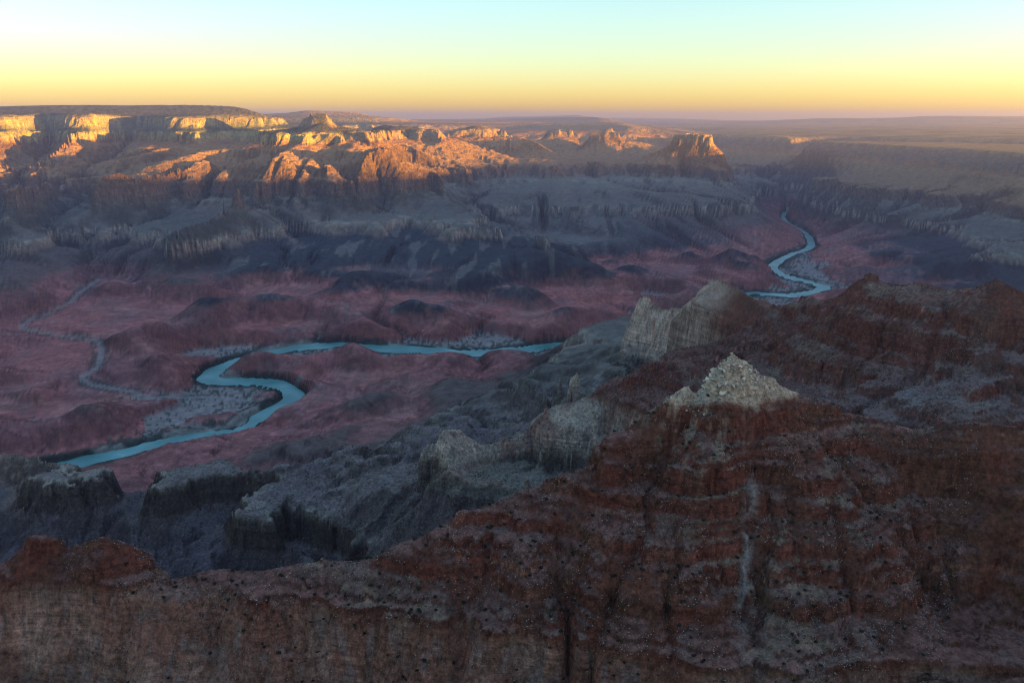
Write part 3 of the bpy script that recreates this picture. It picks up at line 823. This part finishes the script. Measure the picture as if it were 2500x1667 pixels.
# north rim: pinyon and fir on the flats and slopes, desert plain to the east
wood = sstep(1250, 1256, zsr) * (1 - sstep(.5, .9, steep)) * sstep(500, -1500, Xf - .0 * Yf) * (1 - sstep(20000, 24000, Yf))
C = mixc(C, (.060, .068, .034), wood * (.78 + .5 * n3))
plain = sstep(1425, 1440, zsr) * (1 - wood)
C = mixc(C, (.20, .15, .09), plain * sstep(.0, .25, n1 + .5 * gnoise(Xf / 2600., Yf / 2600.)) * .7)
# river margin: sand, tamarisk, creek bed, delta
sand = (zr < 16) * (drv < 900) * sstep(900, 500, drv) * far
C = mixc(C, (.30, .245, .225), sand * (zr < 10 + 5 * n3) * .9)
veg = far * sstep(150, 92, drv + 34 * n3 + 18 * n4) * (zr < 24)
C = mixc(C, (.024, .046, .036), veg * .92)
veg2 = sand * sstep(.10, .22, n3 * .6 + n4 + .25 * sstep(330, 150, drv) - .12)
C = mixc(C, (.035, .050, .040), veg2 * .8)
bar = far * sstep(112, 96, drv) * sstep(.18, .3, gnoise(Xf / 210. + 2, Yf / 210.))
C = mixc(C, (.33, .28, .24), bar * .8)
crk = far * sstep(26, 12, dck + 6 * n4)
cveg = far * sstep(75, 40, dck + 22 * n3) * sstep(-.12, .1, n2 + n4)
C = mixc(C, (.045, .055, .045), cveg * .7)
C = mixc(C, (.30, .24, .22), crk * .8)
top_light = 1.35 - .88 * sstep(.30, 1.15, steep)  # top-light put into the albedo: gentle ground lighter, steep faces darker
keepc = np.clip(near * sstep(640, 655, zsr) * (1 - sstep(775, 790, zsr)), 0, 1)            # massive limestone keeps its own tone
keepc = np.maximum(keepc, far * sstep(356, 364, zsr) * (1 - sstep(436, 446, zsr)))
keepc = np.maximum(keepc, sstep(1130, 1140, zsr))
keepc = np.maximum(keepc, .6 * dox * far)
C = C * (1 + (np.where(near > .5, np.maximum(top_light, .70), top_light) - 1) * (1 - keepc))[..., None]
C = mixc(C, (.170, .050, .033), near * sstep(790, 815, zsr) * sstep(.75, 1.25, steep) * np.clip(.45 + 1.3 * n3 + 1.1 * n2 + gnoise(Xf / 300., Yf / 300.), 0, .85))
C = C * (1 + .35 * near * sstep(1700, 1900, Rf) * sstep(640, 700, zsr))[..., None]
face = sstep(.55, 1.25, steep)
C = C * (1 + near[..., None] * sstep(782, 792, zsr)[..., None] * (.05 - .25 * face[..., None]))  # steep near faces darkened again, form shading painted into the colour

C = C * (1 + far[..., None] * dox[..., None] * (.25 - .50 * sstep(.12, .55, steep)[..., None]))  # red hills: painted top-light, gentle tops paler and steep sides darker
fx0, fy0, _ = xy(1600, 780, -3.33); fx1, fy1, _ = xy(1725, 760, -3.13)
fz = np.maximum(np.exp(-(((Xf - fx0) / 150.) ** 2 + ((Yf - fy0) / 190.) ** 2) ** 2) * sstep(480, 520, zr),
                np.exp(-(((Xf - fx1) / 105.) ** 2 + ((Yf - fy1) / 170.) ** 2) ** 2) * sstep(520, 560, zr))
C = mixc(C, (.54, .365, .27), fz * sstep(.5, 1.1, steep + .5 * n3) * .95)
C = mixc(C, (.34, .13, .085), fz * sstep(.22, .4, gnoise(Xf / 30. + 7, Yf / 30.)) * .6)
# pale rubble caps of the two pyramids and the chutes below them
for (cx, cy, cz), dz, _s, _kl, _kr in CAPS:
    d = np.hypot(Xf - cx, Yf - cy)
    cap = near * (d < 230) * sstep(cz - dz - 7, cz - dz + 6, zr + 16 * n4 + 14 * n3)
    C = mixc(C, (.42, .29, .20), cap)
    spill = near * sstep(95, 20, np.abs(Xf - cx + 12 + .1 * (cz - zr) * n3 * 4)) * sstep(cz - 150, cz - 60, zr) * (d < 220) * sstep(.05, .3, n4 + .7 * gnoise(Xf / 26., Yf / 26. + zr / 14.))
    C = mixc(C, (.30, .235, .17), spill * .5)
gx0, gy0, _ = xy(1832, 1240, 800)
chut = near * np.exp(-((Xf / Yf - gx0 / gy0) * 1300 / 11.) ** 2) * sstep(690, 740, zr) * (1 - sstep(860, 900, zr)) * (Rf < 1450)
C = mixc(C, (.27, .21, .18), chut * sstep(-.2, .2, n4) * .8)
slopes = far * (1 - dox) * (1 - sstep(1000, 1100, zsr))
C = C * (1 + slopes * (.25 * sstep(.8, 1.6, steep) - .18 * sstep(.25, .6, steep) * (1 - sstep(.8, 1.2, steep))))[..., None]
C = C * (1 + .38 * near * sstep(640, 700, zsr) * (1 - sstep(1700, 1900, Rf)))[..., None]
C = np.clip(C, .010, .8)
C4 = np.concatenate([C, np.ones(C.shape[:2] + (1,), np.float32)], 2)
print('colour', round(time.time() - T0, 1))

# ------------------------------------------------------------------ materials
def nodes(mat):
    mat.use_nodes = True
    t = mat.node_tree; t.nodes.clear()
    return t, (lambda kind, **kw: _new(t, kind, kw))
def _new(t, kind, kw):
    n = t.nodes.new(kind)
    for k, v in kw.items(): setattr(n, k, v)
    return n
def rock_material():
    m = bpy.data.materials.new('layered_rock')
    t, N_ = nodes(m); L = t.links.new
    out = N_('ShaderNodeOutputMaterial'); bs = N_('ShaderNodeBsdfPrincipled')
    bs.inputs['Roughness'].default_value = .95
    bs.inputs['Specular IOR Level'].default_value = .0
    at = N_('ShaderNodeAttribute', attribute_name='rock')
    geo = N_('ShaderNodeNewGeometry')
    def noise(scale, detail, rough, vec=None, stretch=None):
        n = N_('ShaderNodeTexNoise'); n.inputs['Scale'].default_value = scale; n.inputs['Detail'].default_value = detail; n.inputs['Roughness'].default_value = rough
        if stretch: n.inputs['Distortion'].default_value = .9
        if stretch:
            mp = N_('ShaderNodeMapping'); mp.inputs['Scale'].default_value = stretch
            L(geo.outputs['Position'], mp.inputs['Vector']); L(mp.outputs['Vector'], n.inputs['Vector'])
        else: L(geo.outputs['Position'], n.inputs['Vector'])
        return n
    def math_(op, a, b=None, c=None):
        n = N_('ShaderNodeMath', operation=op)
        for k, v in enumerate((a, b, c)):
            if v is None: continue
            if isinstance(v, (int, float)): n.inputs[k].default_value = v
            else: L(v, n.inputs[k])
        return n.outputs[0]
    psep = N_('ShaderNodeSeparateXYZ'); L(geo.outputs['Position'], psep.inputs[0])
    pfar = N_('ShaderNodeMapRange'); L(psep.outputs['Y'], pfar.inputs['Value'])      # far ground shows only coarse grain
    pfar.inputs['From Min'].default_value = 2300; pfar.inputs['From Max'].default_value = 4200
    def near_far(a, b):
        n = N_('ShaderNodeMix', data_type='FLOAT'); L(pfar.outputs[0], n.inputs['Factor']); L(a, n.inputs['A']); L(b, n.inputs['B'])
        return n.outputs['Result']
    speck = near_far(noise(.11, 9, .78).outputs['Fac'], noise(.022, 4, .6).outputs['Fac'])   # rubble and soil
    broad = noise(.012, 6, .6)
    beds = noise(1.0, 5, .65, stretch=(.004, .004, .11))
    stain = noise(1.0, 5, .7, stretch=(.055, .055, .009))
    sep = N_('ShaderNodeSeparateXYZ'); L(geo.outputs['True Normal'], sep.inputs[0])
    cliff = N_('ShaderNodeMapRange'); L(sep.outputs['Z'], cliff.inputs['Value'])
    cliff.inputs['From Min'].default_value = .80; cliff.inputs['From Max'].default_value = .45
    def rng_(src, a, b, lo, hi):
        n = N_('ShaderNodeMapRange'); L(src, n.inputs['Value'])
        for k, v in zip(('From Min', 'From Max', 'To Min', 'To Max'), (a, b, lo, hi)): n.inputs[k].default_value = v
        return n.outputs['Result']
    v = math_('MULTIPLY', near_far(rng_(speck, .36, .66, .45, 1.75), rng_(speck, .34, .66, .82, 1.20)), rng_(broad.outputs['Fac'], .3, .7, .82, 1.18))
    bv = rng_(beds.outputs['Fac'], .34, .66, .75, 1.25); sv = rng_(stain.outputs['Fac'], .34, .66, .55, 1.4)
    cv = math_('MULTIPLY', bv, sv)
    mixv = N_('ShaderNodeMix', data_type='FLOAT'); L(cliff.outputs[0], mixv.inputs['Factor']); mixv.inputs['A'].default_value = 1.0; L(cv, mixv.inputs['B'])
    tot = math_('MULTIPLY', v, mixv.outputs['Result'])
    mul = N_('ShaderNodeMix', data_type='RGBA', blend_type='MULTIPLY'); mul.inputs['Factor'].default_value = 1.0
    L(at.outputs['Color'], mul.inputs['A'])
    comb = N_('ShaderNodeCombineColor'); [L(tot, comb.inputs[k]) for k in range(3)]
    L(comb.outputs[0], mul.inputs['B'])
    L(mul.outputs['Result'], bs.inputs['Base Color'])
    hb = math_('ADD', near_far(math_('MULTIPLY', noise(.035, 9, .62).outputs['Fac'], .8), math_('MULTIPLY', noise(.0065, 6, .60).outputs['Fac'], 5.0)), math_('MULTIPLY', stain.outputs['Fac'], .35))
    hb = math_('ADD', hb, math_('MULTIPLY', beds.outputs['Fac'], .30))
    bp = N_('ShaderNodeBump'); bp.inputs['Strength'].default_value = 1.0; bp.inputs['Distance'].default_value = 26.0
    L(hb, bp.inputs['Height']); L(bp.outputs['Normal'], bs.inputs['Normal'])
    L(bs.outputs[0], out.inputs['Surface'])
    return m
ROCK = rock_material()
def water_material():
    m = bpy.data.materials.new('river_water')
    t, N_ = nodes(m); L = t.links.new
    out = N_('ShaderNodeOutputMaterial'); bs = N_('ShaderNodeBsdfPrincipled')
    bs.inputs['Roughness'].default_value = .30
    bs.inputs['Specular IOR Level'].default_value = .32
    bs.inputs['IOR'].default_value = 1.33
    geo = N_('ShaderNodeNewGeometry')
    n = N_('ShaderNodeTexNoise'); n.inputs['Scale'].default_value = .006; n.inputs['Detail'].default_value = 7
    L(geo.outputs['Position'], n.inputs['Vector'])
    rp = N_('ShaderNodeValToRGB')
    rp.color_ramp.elements[0].position = .35; rp.color_ramp.elements[0].color = (.065, .235, .215, 1)
    rp.color_ramp.elements[1].position = .70; rp.color_ramp.elements[1].color = (.190, .420, .385, 1)
    e_ = rp.color_ramp.elements.new(.76); e_.color = (.42, .56, .52, 1)      # broken water
    L(n.outputs['Fac'], rp.inputs['Fac']); L(rp.outputs[0], bs.inputs['Base Color'])
    w = N_('ShaderNodeTexNoise'); w.inputs['Scale'].default_value = .25; w.inputs['Detail'].default_value = 4
    L(geo.outputs['Position'], w.inputs['Vector'])
    bp = N_('ShaderNodeBump'); bp.inputs['Strength'].default_value = .25; bp.inputs['Distance'].default_value = .5
    L(w.outputs['Fac'], bp.inputs['Height']); L(bp.outputs[0], bs.inputs['Normal'])
    L(bs.outputs[0], out.inputs['Surface'])
    return m

# ------------------------------------------------------------------ the landforms, cut from the one surface
ui = F_PX * CP + (CY - V0) * SP
u_col = CX + np.tan(np.clip(az_cols, -1.3, 1.3)) * ui
def rline(pts):
    return np.interp(u_col, [p[0] for p in pts], [p[1] * 1000. for p in pts])[:, None]
b1 = rline([(-300,2.2),(0,2.13),(300,2.13),(540,2.08),(800,1.86),(1000,1.74),(1250,1.70),(1700,1.75),(2200,1.68),(2500,1.62),(3000,1.6)])
b2 = rline([(-300,3.0),(300,2.95),(600,2.85),(850,2.75),(1050,2.6),(1150,2.75),(1230,3.4),(1300,4.3),(1380,4.6),(1740,4.4),(2100,3.7),(2500,3.4),(2900,3.3)])
b3 = rline([(-300,6.0),(0,6.2),(300,6.3),(500,6.6),(700,6.9),(900,7.4),(1129,7.5),(1300,7.0),(1450,7.3),(1700,8.6),(1850,10.6),(1920,13),(1980,10.8),(2060,10.0),(2200,9.6),(2400,9.3),(2600,8.8)])
b4 = rline([(-300,13.6),(600,14),(660,16),(900,19),(1300,19.6),(1700,18.6),(1930,16.9),(1964,14.6),(2089,13.6),(2249,12.3),(2389,11.8),(2500,10.6),(2700,10.0),(4000,6.5)])
rc = rrow
reg = np.where(rc < b1, 0, np.where(rc < b2, 1, np.where(rc < b3, 2, np.where(rc < b4, 3, 5))))
reg = np.where((reg == 3) & (u_col[:, None] > 1900), 4, reg)
reg = np.where((reg == 5) & (u_col[:, None] < 640), 6, reg)
thing_reg = []
for k, (a0, a1, r0, dep, zt, zb, m_, g_) in enumerate(MESAS):
    inside = (az_cols[:, None] > a0 - m_) & (az_cols[:, None] < a1 + 1.6 * m_) & (rc > r0 - g_) & (rc < r0 + dep + g_)
    reg = np.where(inside, 10 + k, reg)
fin = (u_col[:, None] > 1520) & (u_col[:, None] < 1694) & (rc > 3130) & (rc < 3560) & (zr > 500)
reg = np.where(fin, 20, reg)
fin2 = (u_col[:, None] >= 1694) & (u_col[:, None] < 1850) & (rc > 2860) & (rc < 3420) & (zr > 560)
reg = np.where(fin2, 21, reg)
NAMES = {0: 'ridge_near', 1: 'ridge_middle', 2: 'canyon_floor', 3: 'canyon_wall_north', 4: 'canyon_wall_east', 5: 'plateau_east', 6: 'plateau_north'}
THINGS = {10: ('butte', 'small pale flat-topped butte far out in the hazy canyon, beside a wider one', 'butte'),
          11: ('butte', 'wide pale flat-topped butte far out in the hazy canyon', 'butte'),
          12: ('butte', 'large flat-topped butte glowing orange above the shaded river gorge', 'butte'),
          13: ('butte', 'square sunlit butte standing before the north rim skyline', 'butte'),
          14: ('butte', 'sunlit cliff block at the end of the terraced promontory', 'butte'),
          20: ('rock_fin', 'pale upright limestone fin with a blunt tower at its tip', 'rock fin'),
          21: ('rock_peak', 'rounded tan limestone peak joined to the red ridge', 'rock peak')}
def tag(o, label=None, cat=None, group=None, kind=None):
    if label: o['label'] = label
    if cat: o['category'] = cat
    if group: o['group'] = group
    if kind: o['kind'] = kind
    return o
fr = reg[:-1, :-1]
for k, nm in NAMES.items():
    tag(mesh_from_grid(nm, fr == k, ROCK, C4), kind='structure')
for k, (nm, lb, ct) in THINGS.items():
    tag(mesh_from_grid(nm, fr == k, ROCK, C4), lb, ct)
print('terrain', round(time.time() - T0, 1))

# ------------------------------------------------------------------ river surface
def river_strip():
    q = np.array([(r * math.sin(a), r * math.cos(a)) for a, r, z in smooth_path(river_p, 8)])
    d = np.gradient(q, axis=0); d /= np.hypot(d[:, 0], d[:, 1])[:, None]
    n = np.stack([-d[:, 1], d[:, 0]], 1)
    offs = (-92, -45, 0, 45, 92)
    v = np.concatenate([q + n * o for o in offs]); k = len(q)
    me = bpy.data.meshes.new('river')
    faces = [(c * k + i, c * k + i + 1, (c + 1) * k + i + 1, (c + 1) * k + i) for c in range(len(offs) - 1) for i in range(k - 1)]
    me.from_pydata([(x, y, .4) for x, y in v], [], faces)
    me.materials.append(water_material())
    o = bpy.data.objects.new('river', me); COL.objects.link(o)
    return o
tag(river_strip(), kind='structure')

# ------------------------------------------------------------------ boulders, shrubs, scree
A_IN0 = az_in[0]; D_IN = az_in[1] - az_in[0]; I_IN0 = int(np.argmin(np.abs(az_cols - az_in[0])))
def ground(x, y):
    x = np.asarray(x, float); y = np.asarray(y, float)
    a = np.clip((np.arctan2(x, y) - A_IN0) / D_IN, 0, len(az_in) - 1.01); l = np.clip((np.log(np.hypot(x, y)) - LR0) / (lr[1] - lr[0]), 0, NLF - 1.01)
    i = a.astype(int); j = l.astype(int); a = a - i; l = l - j; i = i + I_IN0
    return (H[i, j] * (1 - a) + H[i + 1, j] * a) * (1 - l) + (H[i, j + 1] * (1 - a) + H[i + 1, j + 1] * a) * l
def seen(x, y, z, n=90):
    """true where the line from the camera to the point clears the ground"""
    ok = np.ones(len(x), bool)
    for t in np.linspace(.30, .992, n):
        ok &= ground(x * t, y * t) < CAM_H + (z - CAM_H) * t + .5
    return ok
def on_screen(x, y, z):
    f_ = y * CP - (z - CAM_H) * SP; up = y * SP + (z - CAM_H) * CP
    u = CX + F_PX * x / f_; v = CY - F_PX * up / f_
    return u, v
import bmesh
def simple_mat(name, c0, c1, scale, rough=.95, bump=.5, dist=1.0):
    m = bpy.data.materials.new(name)
    t, N_ = nodes(m); L = t.links.new
    out = N_('ShaderNodeOutputMaterial'); bs = N_('ShaderNodeBsdfPrincipled')
    bs.inputs['Roughness'].default_value = rough; bs.inputs['Specular IOR Level'].default_value = .15
    geo = N_('ShaderNodeNewGeometry'); oi = N_('ShaderNodeObjectInfo')
    n = N_('ShaderNodeTexNoise'); n.inputs['Scale'].default_value = scale; n.inputs['Detail'].default_value = 6
    L(geo.outputs['Position'], n.inputs['Vector'])
    ad = N_('ShaderNodeMath', operation='MULTIPLY_ADD'); L(oi.outputs['Random'], ad.inputs[0]); ad.inputs[1].default_value = .5
    sb = N_('ShaderNodeMath', operation='SUBTRACT'); L(n.outputs['Fac'], sb.inputs[0]); sb.inputs[1].default_value = .25
    L(sb.outputs[0], ad.inputs[2])
    rp = N_('ShaderNodeValToRGB')
    rp.color_ramp.elements[0].position = .2; rp.color_ramp.elements[0].color = c0 + (1,)
    rp.color_ramp.elements[1].position = .8; rp.color_ramp.elements[1].color = c1 + (1,)
    L(ad.outputs[0], rp.inputs['Fac']); L(rp.outputs[0], bs.inputs['Base Color'])
    bp = N_('ShaderNodeBump'); bp.inputs['Strength'].default_value = bump; bp.inputs['Distance'].default_value = dist
    L(n.outputs['Fac'], bp.inputs['Height']); L(bp.outputs[0], bs.inputs['Normal'])
    L(bs.outputs[0], out.inputs['Surface'])
    return m
PALE = simple_mat('pale_sandstone', (.54, .39, .27), (.84, .67, .50), .25, bump=.6, dist=1.5)
REDB = simple_mat('red_sandstone', (.10, .045, .03), (.24, .15, .11), .5)
BUSH = simple_mat('juniper_green', (.010, .016, .010), (.030, .042, .024), 1.2, bump=.2)
def block_mesh(name, seed, mat, npts=15):
    r_ = np.random.default_rng(seed)
    bm = bmesh.new()
    p = r_.normal(size=(npts, 3)); p /= np.abs(p).max(1, keepdims=True) ** .8 * np.linalg.norm(p, axis=1, keepdims=True) ** .2
    p *= np.array([1, .85, .75]) * .5
    for q in p: bm.verts.new(q)
    res = bmesh.ops.convex_hull(bm, input=bm.verts)
    bmesh.ops.delete(bm, geom=[g_ for g_ in res['geom_interior'] if isinstance(g_, bmesh.types.BMVert)], context='VERTS')
    bmesh.ops.bevel(bm, geom=bm.edges[:], offset=.035, segments=1, affect='EDGES')
    me = bpy.data.meshes.new(name); bm.to_mesh(me); bm.free(); me.materials.append(mat)
    return me
pale_blocks = [block_mesh('boulder', 40 + k, PALE, 9) for k in range(7)]
red_blocks = [block_mesh('boulder', 60 + k, REDB, 9) for k in range(5)]
def put(mesh, name, loc, scale, rot, label, cat, group):
    o = bpy.data.objects.new(name, mesh); COL.objects.link(o)
    o.location = loc; o.scale = scale; o.rotation_euler = rot
    return tag(o, label, cat, group)
rb = np.random.default_rng(3)
def heap(cap, count, smin, smax, label, group, wx0, wx1):
    (cx, cy, cz), dz, _s, _kl, _kr = cap
    n = 0; placed = []
    for _ in range(count * 40):
        if n >= count: break
        x = cx + rb.uniform(-wx0, wx1); y = cy + rb.uniform(-80, 12)
        z = float(ground([x], [y])[0])
        if z < cz - dz - 14: continue
        sz = smin + (smax - smin) * rb.random() ** 2.2
        if any((x - px) ** 2 + (y - py) ** 2 + (z - pz) ** 2 < (.40 * (sz + ps)) ** 2 for px, py, pz, ps in placed): continue
        placed.append((x, y, z, sz)); n += 1
        put(pale_blocks[rb.integers(len(pale_blocks))], 'boulder', (x, y, z + sz * .12), (sz, sz * rb.uniform(.7, 1.1), sz * rb.uniform(.7, 1.15)),
            (rb.uniform(-.5, .5), rb.uniform(-.5, .5), rb.uniform(0, 6.28)), (('big ' if sz > .6 * smax else 'small ') + label), 'boulder', ('big ' if sz > .6 * smax else 'small ') + group)
heap(CAPS[0], 180, 3.6, 15.0, 'cream sandstone block in the tall pyramid heap on the ridge crest', 'blocks of the tall pyramid heap', 45, 95)
heap(CAPS[1], 65, 2.4, 6.0, 'cream sandstone block in the smaller heap beside the tall pyramid', 'blocks of the smaller heap', 45, 32)
# red blocks lying about the near slope
def scatter(n, u0, u1, v0, v1, rmax, key=None):
    """points on the ground, spread over the picture by the ground they stand on"""
    az = np.arctan2(rb.uniform(u0, u1, n * 14) - CX, ui); r = np.sqrt(rb.uniform(900.0 ** 2, rmax ** 2, n * 14))
    x = r * np.sin(az); y = r * np.cos(az); z = ground(x, y)
    u, v = on_screen(x, y, z)
    ok = (u > u0) & (u < u1) & (v > v0) & (v < v1)
    if key is not None: ok &= key(x, y, z)
    x, y, z = x[ok][:n * 4], y[ok][:n * 4], z[ok][:n * 4]
    s_ = seen(x, y, z)
    return x[s_][:n], y[s_][:n], z[s_][:n]
x, y, z = scatter(45, 1900, 2350, 1060, 1420, 1500)
for k in range(len(x)):
    sz = rb.uniform(3.0, 7.5)
    put(red_blocks[k % 5], 'boulder', (x[k], y[k], z[k] + .1 * sz), (sz, sz * rb.uniform(.7, 1.2), sz * rb.uniform(.7, 1.3)), (rb.uniform(-.3, .3), rb.uniform(-.3, .3), rb.uniform(0, 6.28)),
        'rust red block stranded on the steep slope under the pyramid ridge', 'boulder', 'red blocks on the slope')
# shrubs: junipers as clumps of small faces
def shrub_mesh(seed, nclump, leaves):
    r_ = np.random.default_rng(seed)
    V, Fc = [], []
    for _ in range(5):      # short stems
        a = r_.uniform(0, 6.28); tx, ty = .25 * math.cos(a), .25 * math.sin(a); k = len(V)
        V += [(-.04, 0, -.15), (.04, 0, -.15), (0, .05, -.15), (tx, ty, .35)]; Fc += [(k, k + 1, k + 3), (k + 1, k + 2, k + 3), (k + 2, k, k + 3)]
    for c in range(nclump):
        a = r_.uniform(0, 6.28); rr_ = .36 * math.sqrt(r_.random()); c0 = np.array([rr_ * math.cos(a), rr_ * math.sin(a), r_.uniform(.18, .62) * (1.1 - rr_)])
        for _ in range(leaves):
            p = c0 + r_.normal(size=3) * .085; d1 = r_.normal(size=3) * .085; d2 = r_.normal(size=3) * .085
            k = len(V); V += [tuple(p + d1), tuple(p + d2), tuple(p - d1 * .6 - d2 * .6)]; Fc.append((k, k + 1, k + 2))
    return np.array(V, np.float32), np.array(Fc, np.int32)
def mesh_np(name, V, Fc, mat):
    me = bpy.data.meshes.new(name)
    me.vertices.add(len(V)); me.vertices.foreach_set('co', V.astype(np.float32).ravel())
    me.loops.add(len(Fc) * 3); me.loops.foreach_set('vertex_index', Fc.astype(np.int32).ravel())
    me.polygons.add(len(Fc)); me.polygons.foreach_set('loop_start', np.arange(0, len(Fc) * 3, 3, dtype=np.int32)); me.polygons.foreach_set('loop_total', np.full(len(Fc), 3, np.int32))
    me.update(calc_edges=True); me.materials.append(mat)
    return me
near_shrubs = [mesh_np('shrub', *shrub_mesh(80 + k, 14, 9), BUSH) for k in range(4)]
dens = lambda x, y, z: (gnoise(x / 120., y / 120.) + .5 * gnoise(x / 35., y / 35.) + rb.uniform(-.5, .5, len(x))) > -.12
x, y, z = scatter(7000, -20, 2520, 640, 1680, 2750, dens)
o_ = np.argsort(np.hypot(x, y)); x, y, z = x[o_], y[o_], z[o_]
size = (3.0 + 4.6 * rb.random(len(x)) ** 1.6)
print('shrubs', len(x)); first = np.zeros(len(x), bool); first[np.argsort(-size / np.hypot(x, y))[:300]] = True
su, _sv = on_screen(x, y, z)
SHRUB_WHERE = [('dark juniper shrub on the red knob and stained cliffs beside the saddle', 'shrub', 'junipers around the red knob'),
               ('dark juniper shrub on the low scree crest above the grey side canyon', 'shrub', 'junipers on the scree crest'),
               ('dark juniper shrub on the stepped red face under the pale pyramids', 'shrub', 'junipers on the stepped red face')]
for k in np.nonzero(first)[0]:
    w_ = size[k]
    put(near_shrubs[k % 4], 'shrub', (x[k], y[k], z[k]), (w_, w_ * rb.uniform(.85, 1.15), w_ * rb.uniform(.75, 1.05)), (0, 0, rb.uniform(0, 6.28)),
        *SHRUB_WHERE[0 if su[k] < 420 else 1 if su[k] < 1250 else 2])
def joined(name, protos, x, y, z, sx, sz_, mat, sink):
    Vs, Fs, off = [], [], 0
    pick = rb.integers(len(protos), size=len(x)); ang = rb.uniform(0, 6.28, len(x))
    for p, (PV, PF) in enumerate(protos):
        m_ = pick == p; n_ = int(m_.sum())
        if not n_: continue
        c, s_ = np.cos(ang[m_])[:, None], np.sin(ang[m_])[:, None]
        vx = (PV[None, :, 0] * c - PV[None, :, 1] * s_) * sx[m_][:, None] + x[m_][:, None]
        vy = (PV[None, :, 0] * s_ + PV[None, :, 1] * c) * sx[m_][:, None] + y[m_][:, None]
        vz = PV[None, :, 2] * sz_[m_][:, None] + (z[m_] - sink * sz_[m_])[:, None]
        Vs.append(np.stack([vx, vy, vz], 2).reshape(-1, 3)); Fs.append((PF[None] + (np.arange(n_) * len(PV))[:, None, None] + off).reshape(-1, 3)); off += n_ * len(PV)
    me = mesh_np(name, np.concatenate(Vs), np.concatenate(Fs), mat)
    o = bpy.data.objects.new(name, me); COL.objects.link(o)
    return o
protos = [shrub_mesh(120 + k, 6, 5) for k in range(3)]
m_ = ~first
tag(joined('shrubs', protos, x[m_], y[m_], z[m_], size[m_], size[m_] * .85, BUSH, 0), 'small dark shrubs sprinkled over the red ridges', 'shrubs', kind='stuff')
# loose stones on the near slopes
def stone(seed):
    r_ = np.random.default_rng(seed)
    V = np.array([(1, 0, 0), (-1, 0, 0), (0, 1, 0), (0, -1, 0), (0, 0, 1), (0, 0, -1)], np.float32) * .5 * r_.uniform(.55, 1.1, (6, 1)) + r_.normal(size=(6, 3)) * .06
    return V.astype(np.float32), np.array([(0, 2, 4), (2, 1, 4), (1, 3, 4), (3, 0, 4), (2, 0, 5), (1, 2, 5), (3, 1, 5), (0, 3, 5)], np.int32)
x, y, z = scatter(34000, -20, 2520, 800, 1680, 2300, lambda x, y, z: (gnoise(x / 60. + 3, y / 60.) + .6 * gnoise(x / 17., y / 17.) + rb.uniform(-.3, .3, len(x))) > .0)
w_ = .9 + 3.0 * rb.random(len(x)) ** 3
SCREE = simple_mat('scree_stone', (.14, .08, .06), (.46, .38, .31), .2, bump=.3)
tag(joined('scree', [stone(k) for k in range(6)], x, y, z, w_, w_ * .8, SCREE, .1), 'loose stones lying over the near red slopes', 'scree', kind='stuff')
print('small things', round(time.time() - T0, 1), len(x))

# ------------------------------------------------------------------ haze: one closed box of pale air
def haze_box():
    x0, x1, y0, y1, z0, z1 = -75000, 75000, -45000, 76000, -420, 1760
    me = bpy.data.meshes.new('haze')
    v = [(x, y, z) for z in (z0, z1) for y in (y0, y1) for x in (x0, x1)]
    f = [(0, 2, 3, 1), (4, 5, 7, 6), (0, 1, 5, 4), (2, 6, 7, 3), (0, 4, 6, 2), (1, 3, 7, 5)]
    me.from_pydata(v, [], f)
    m = bpy.data.materials.new('haze_air')
    t, N_ = nodes(m)
    out = N_('ShaderNodeOutputMaterial'); pv = N_('ShaderNodeVolumePrincipled')
    pv.inputs['Color'].default_value = (.66, .60, 1.0, 1)
    pv.inputs['Density'].default_value = HAZE
    pv.inputs['Anisotropy'].default_value = .75
    t.links.new(pv.outputs[0], out.inputs['Volume'])
    me.materials.append(m)
    o = bpy.data.objects.new('haze', me); COL.objects.link(o)
    return tag(o, 'pale haze filling the canyon air', 'haze', kind='stuff')
HAZE = 2.4e-5
haze_box()
print('done', round(time.time() - T0, 1))
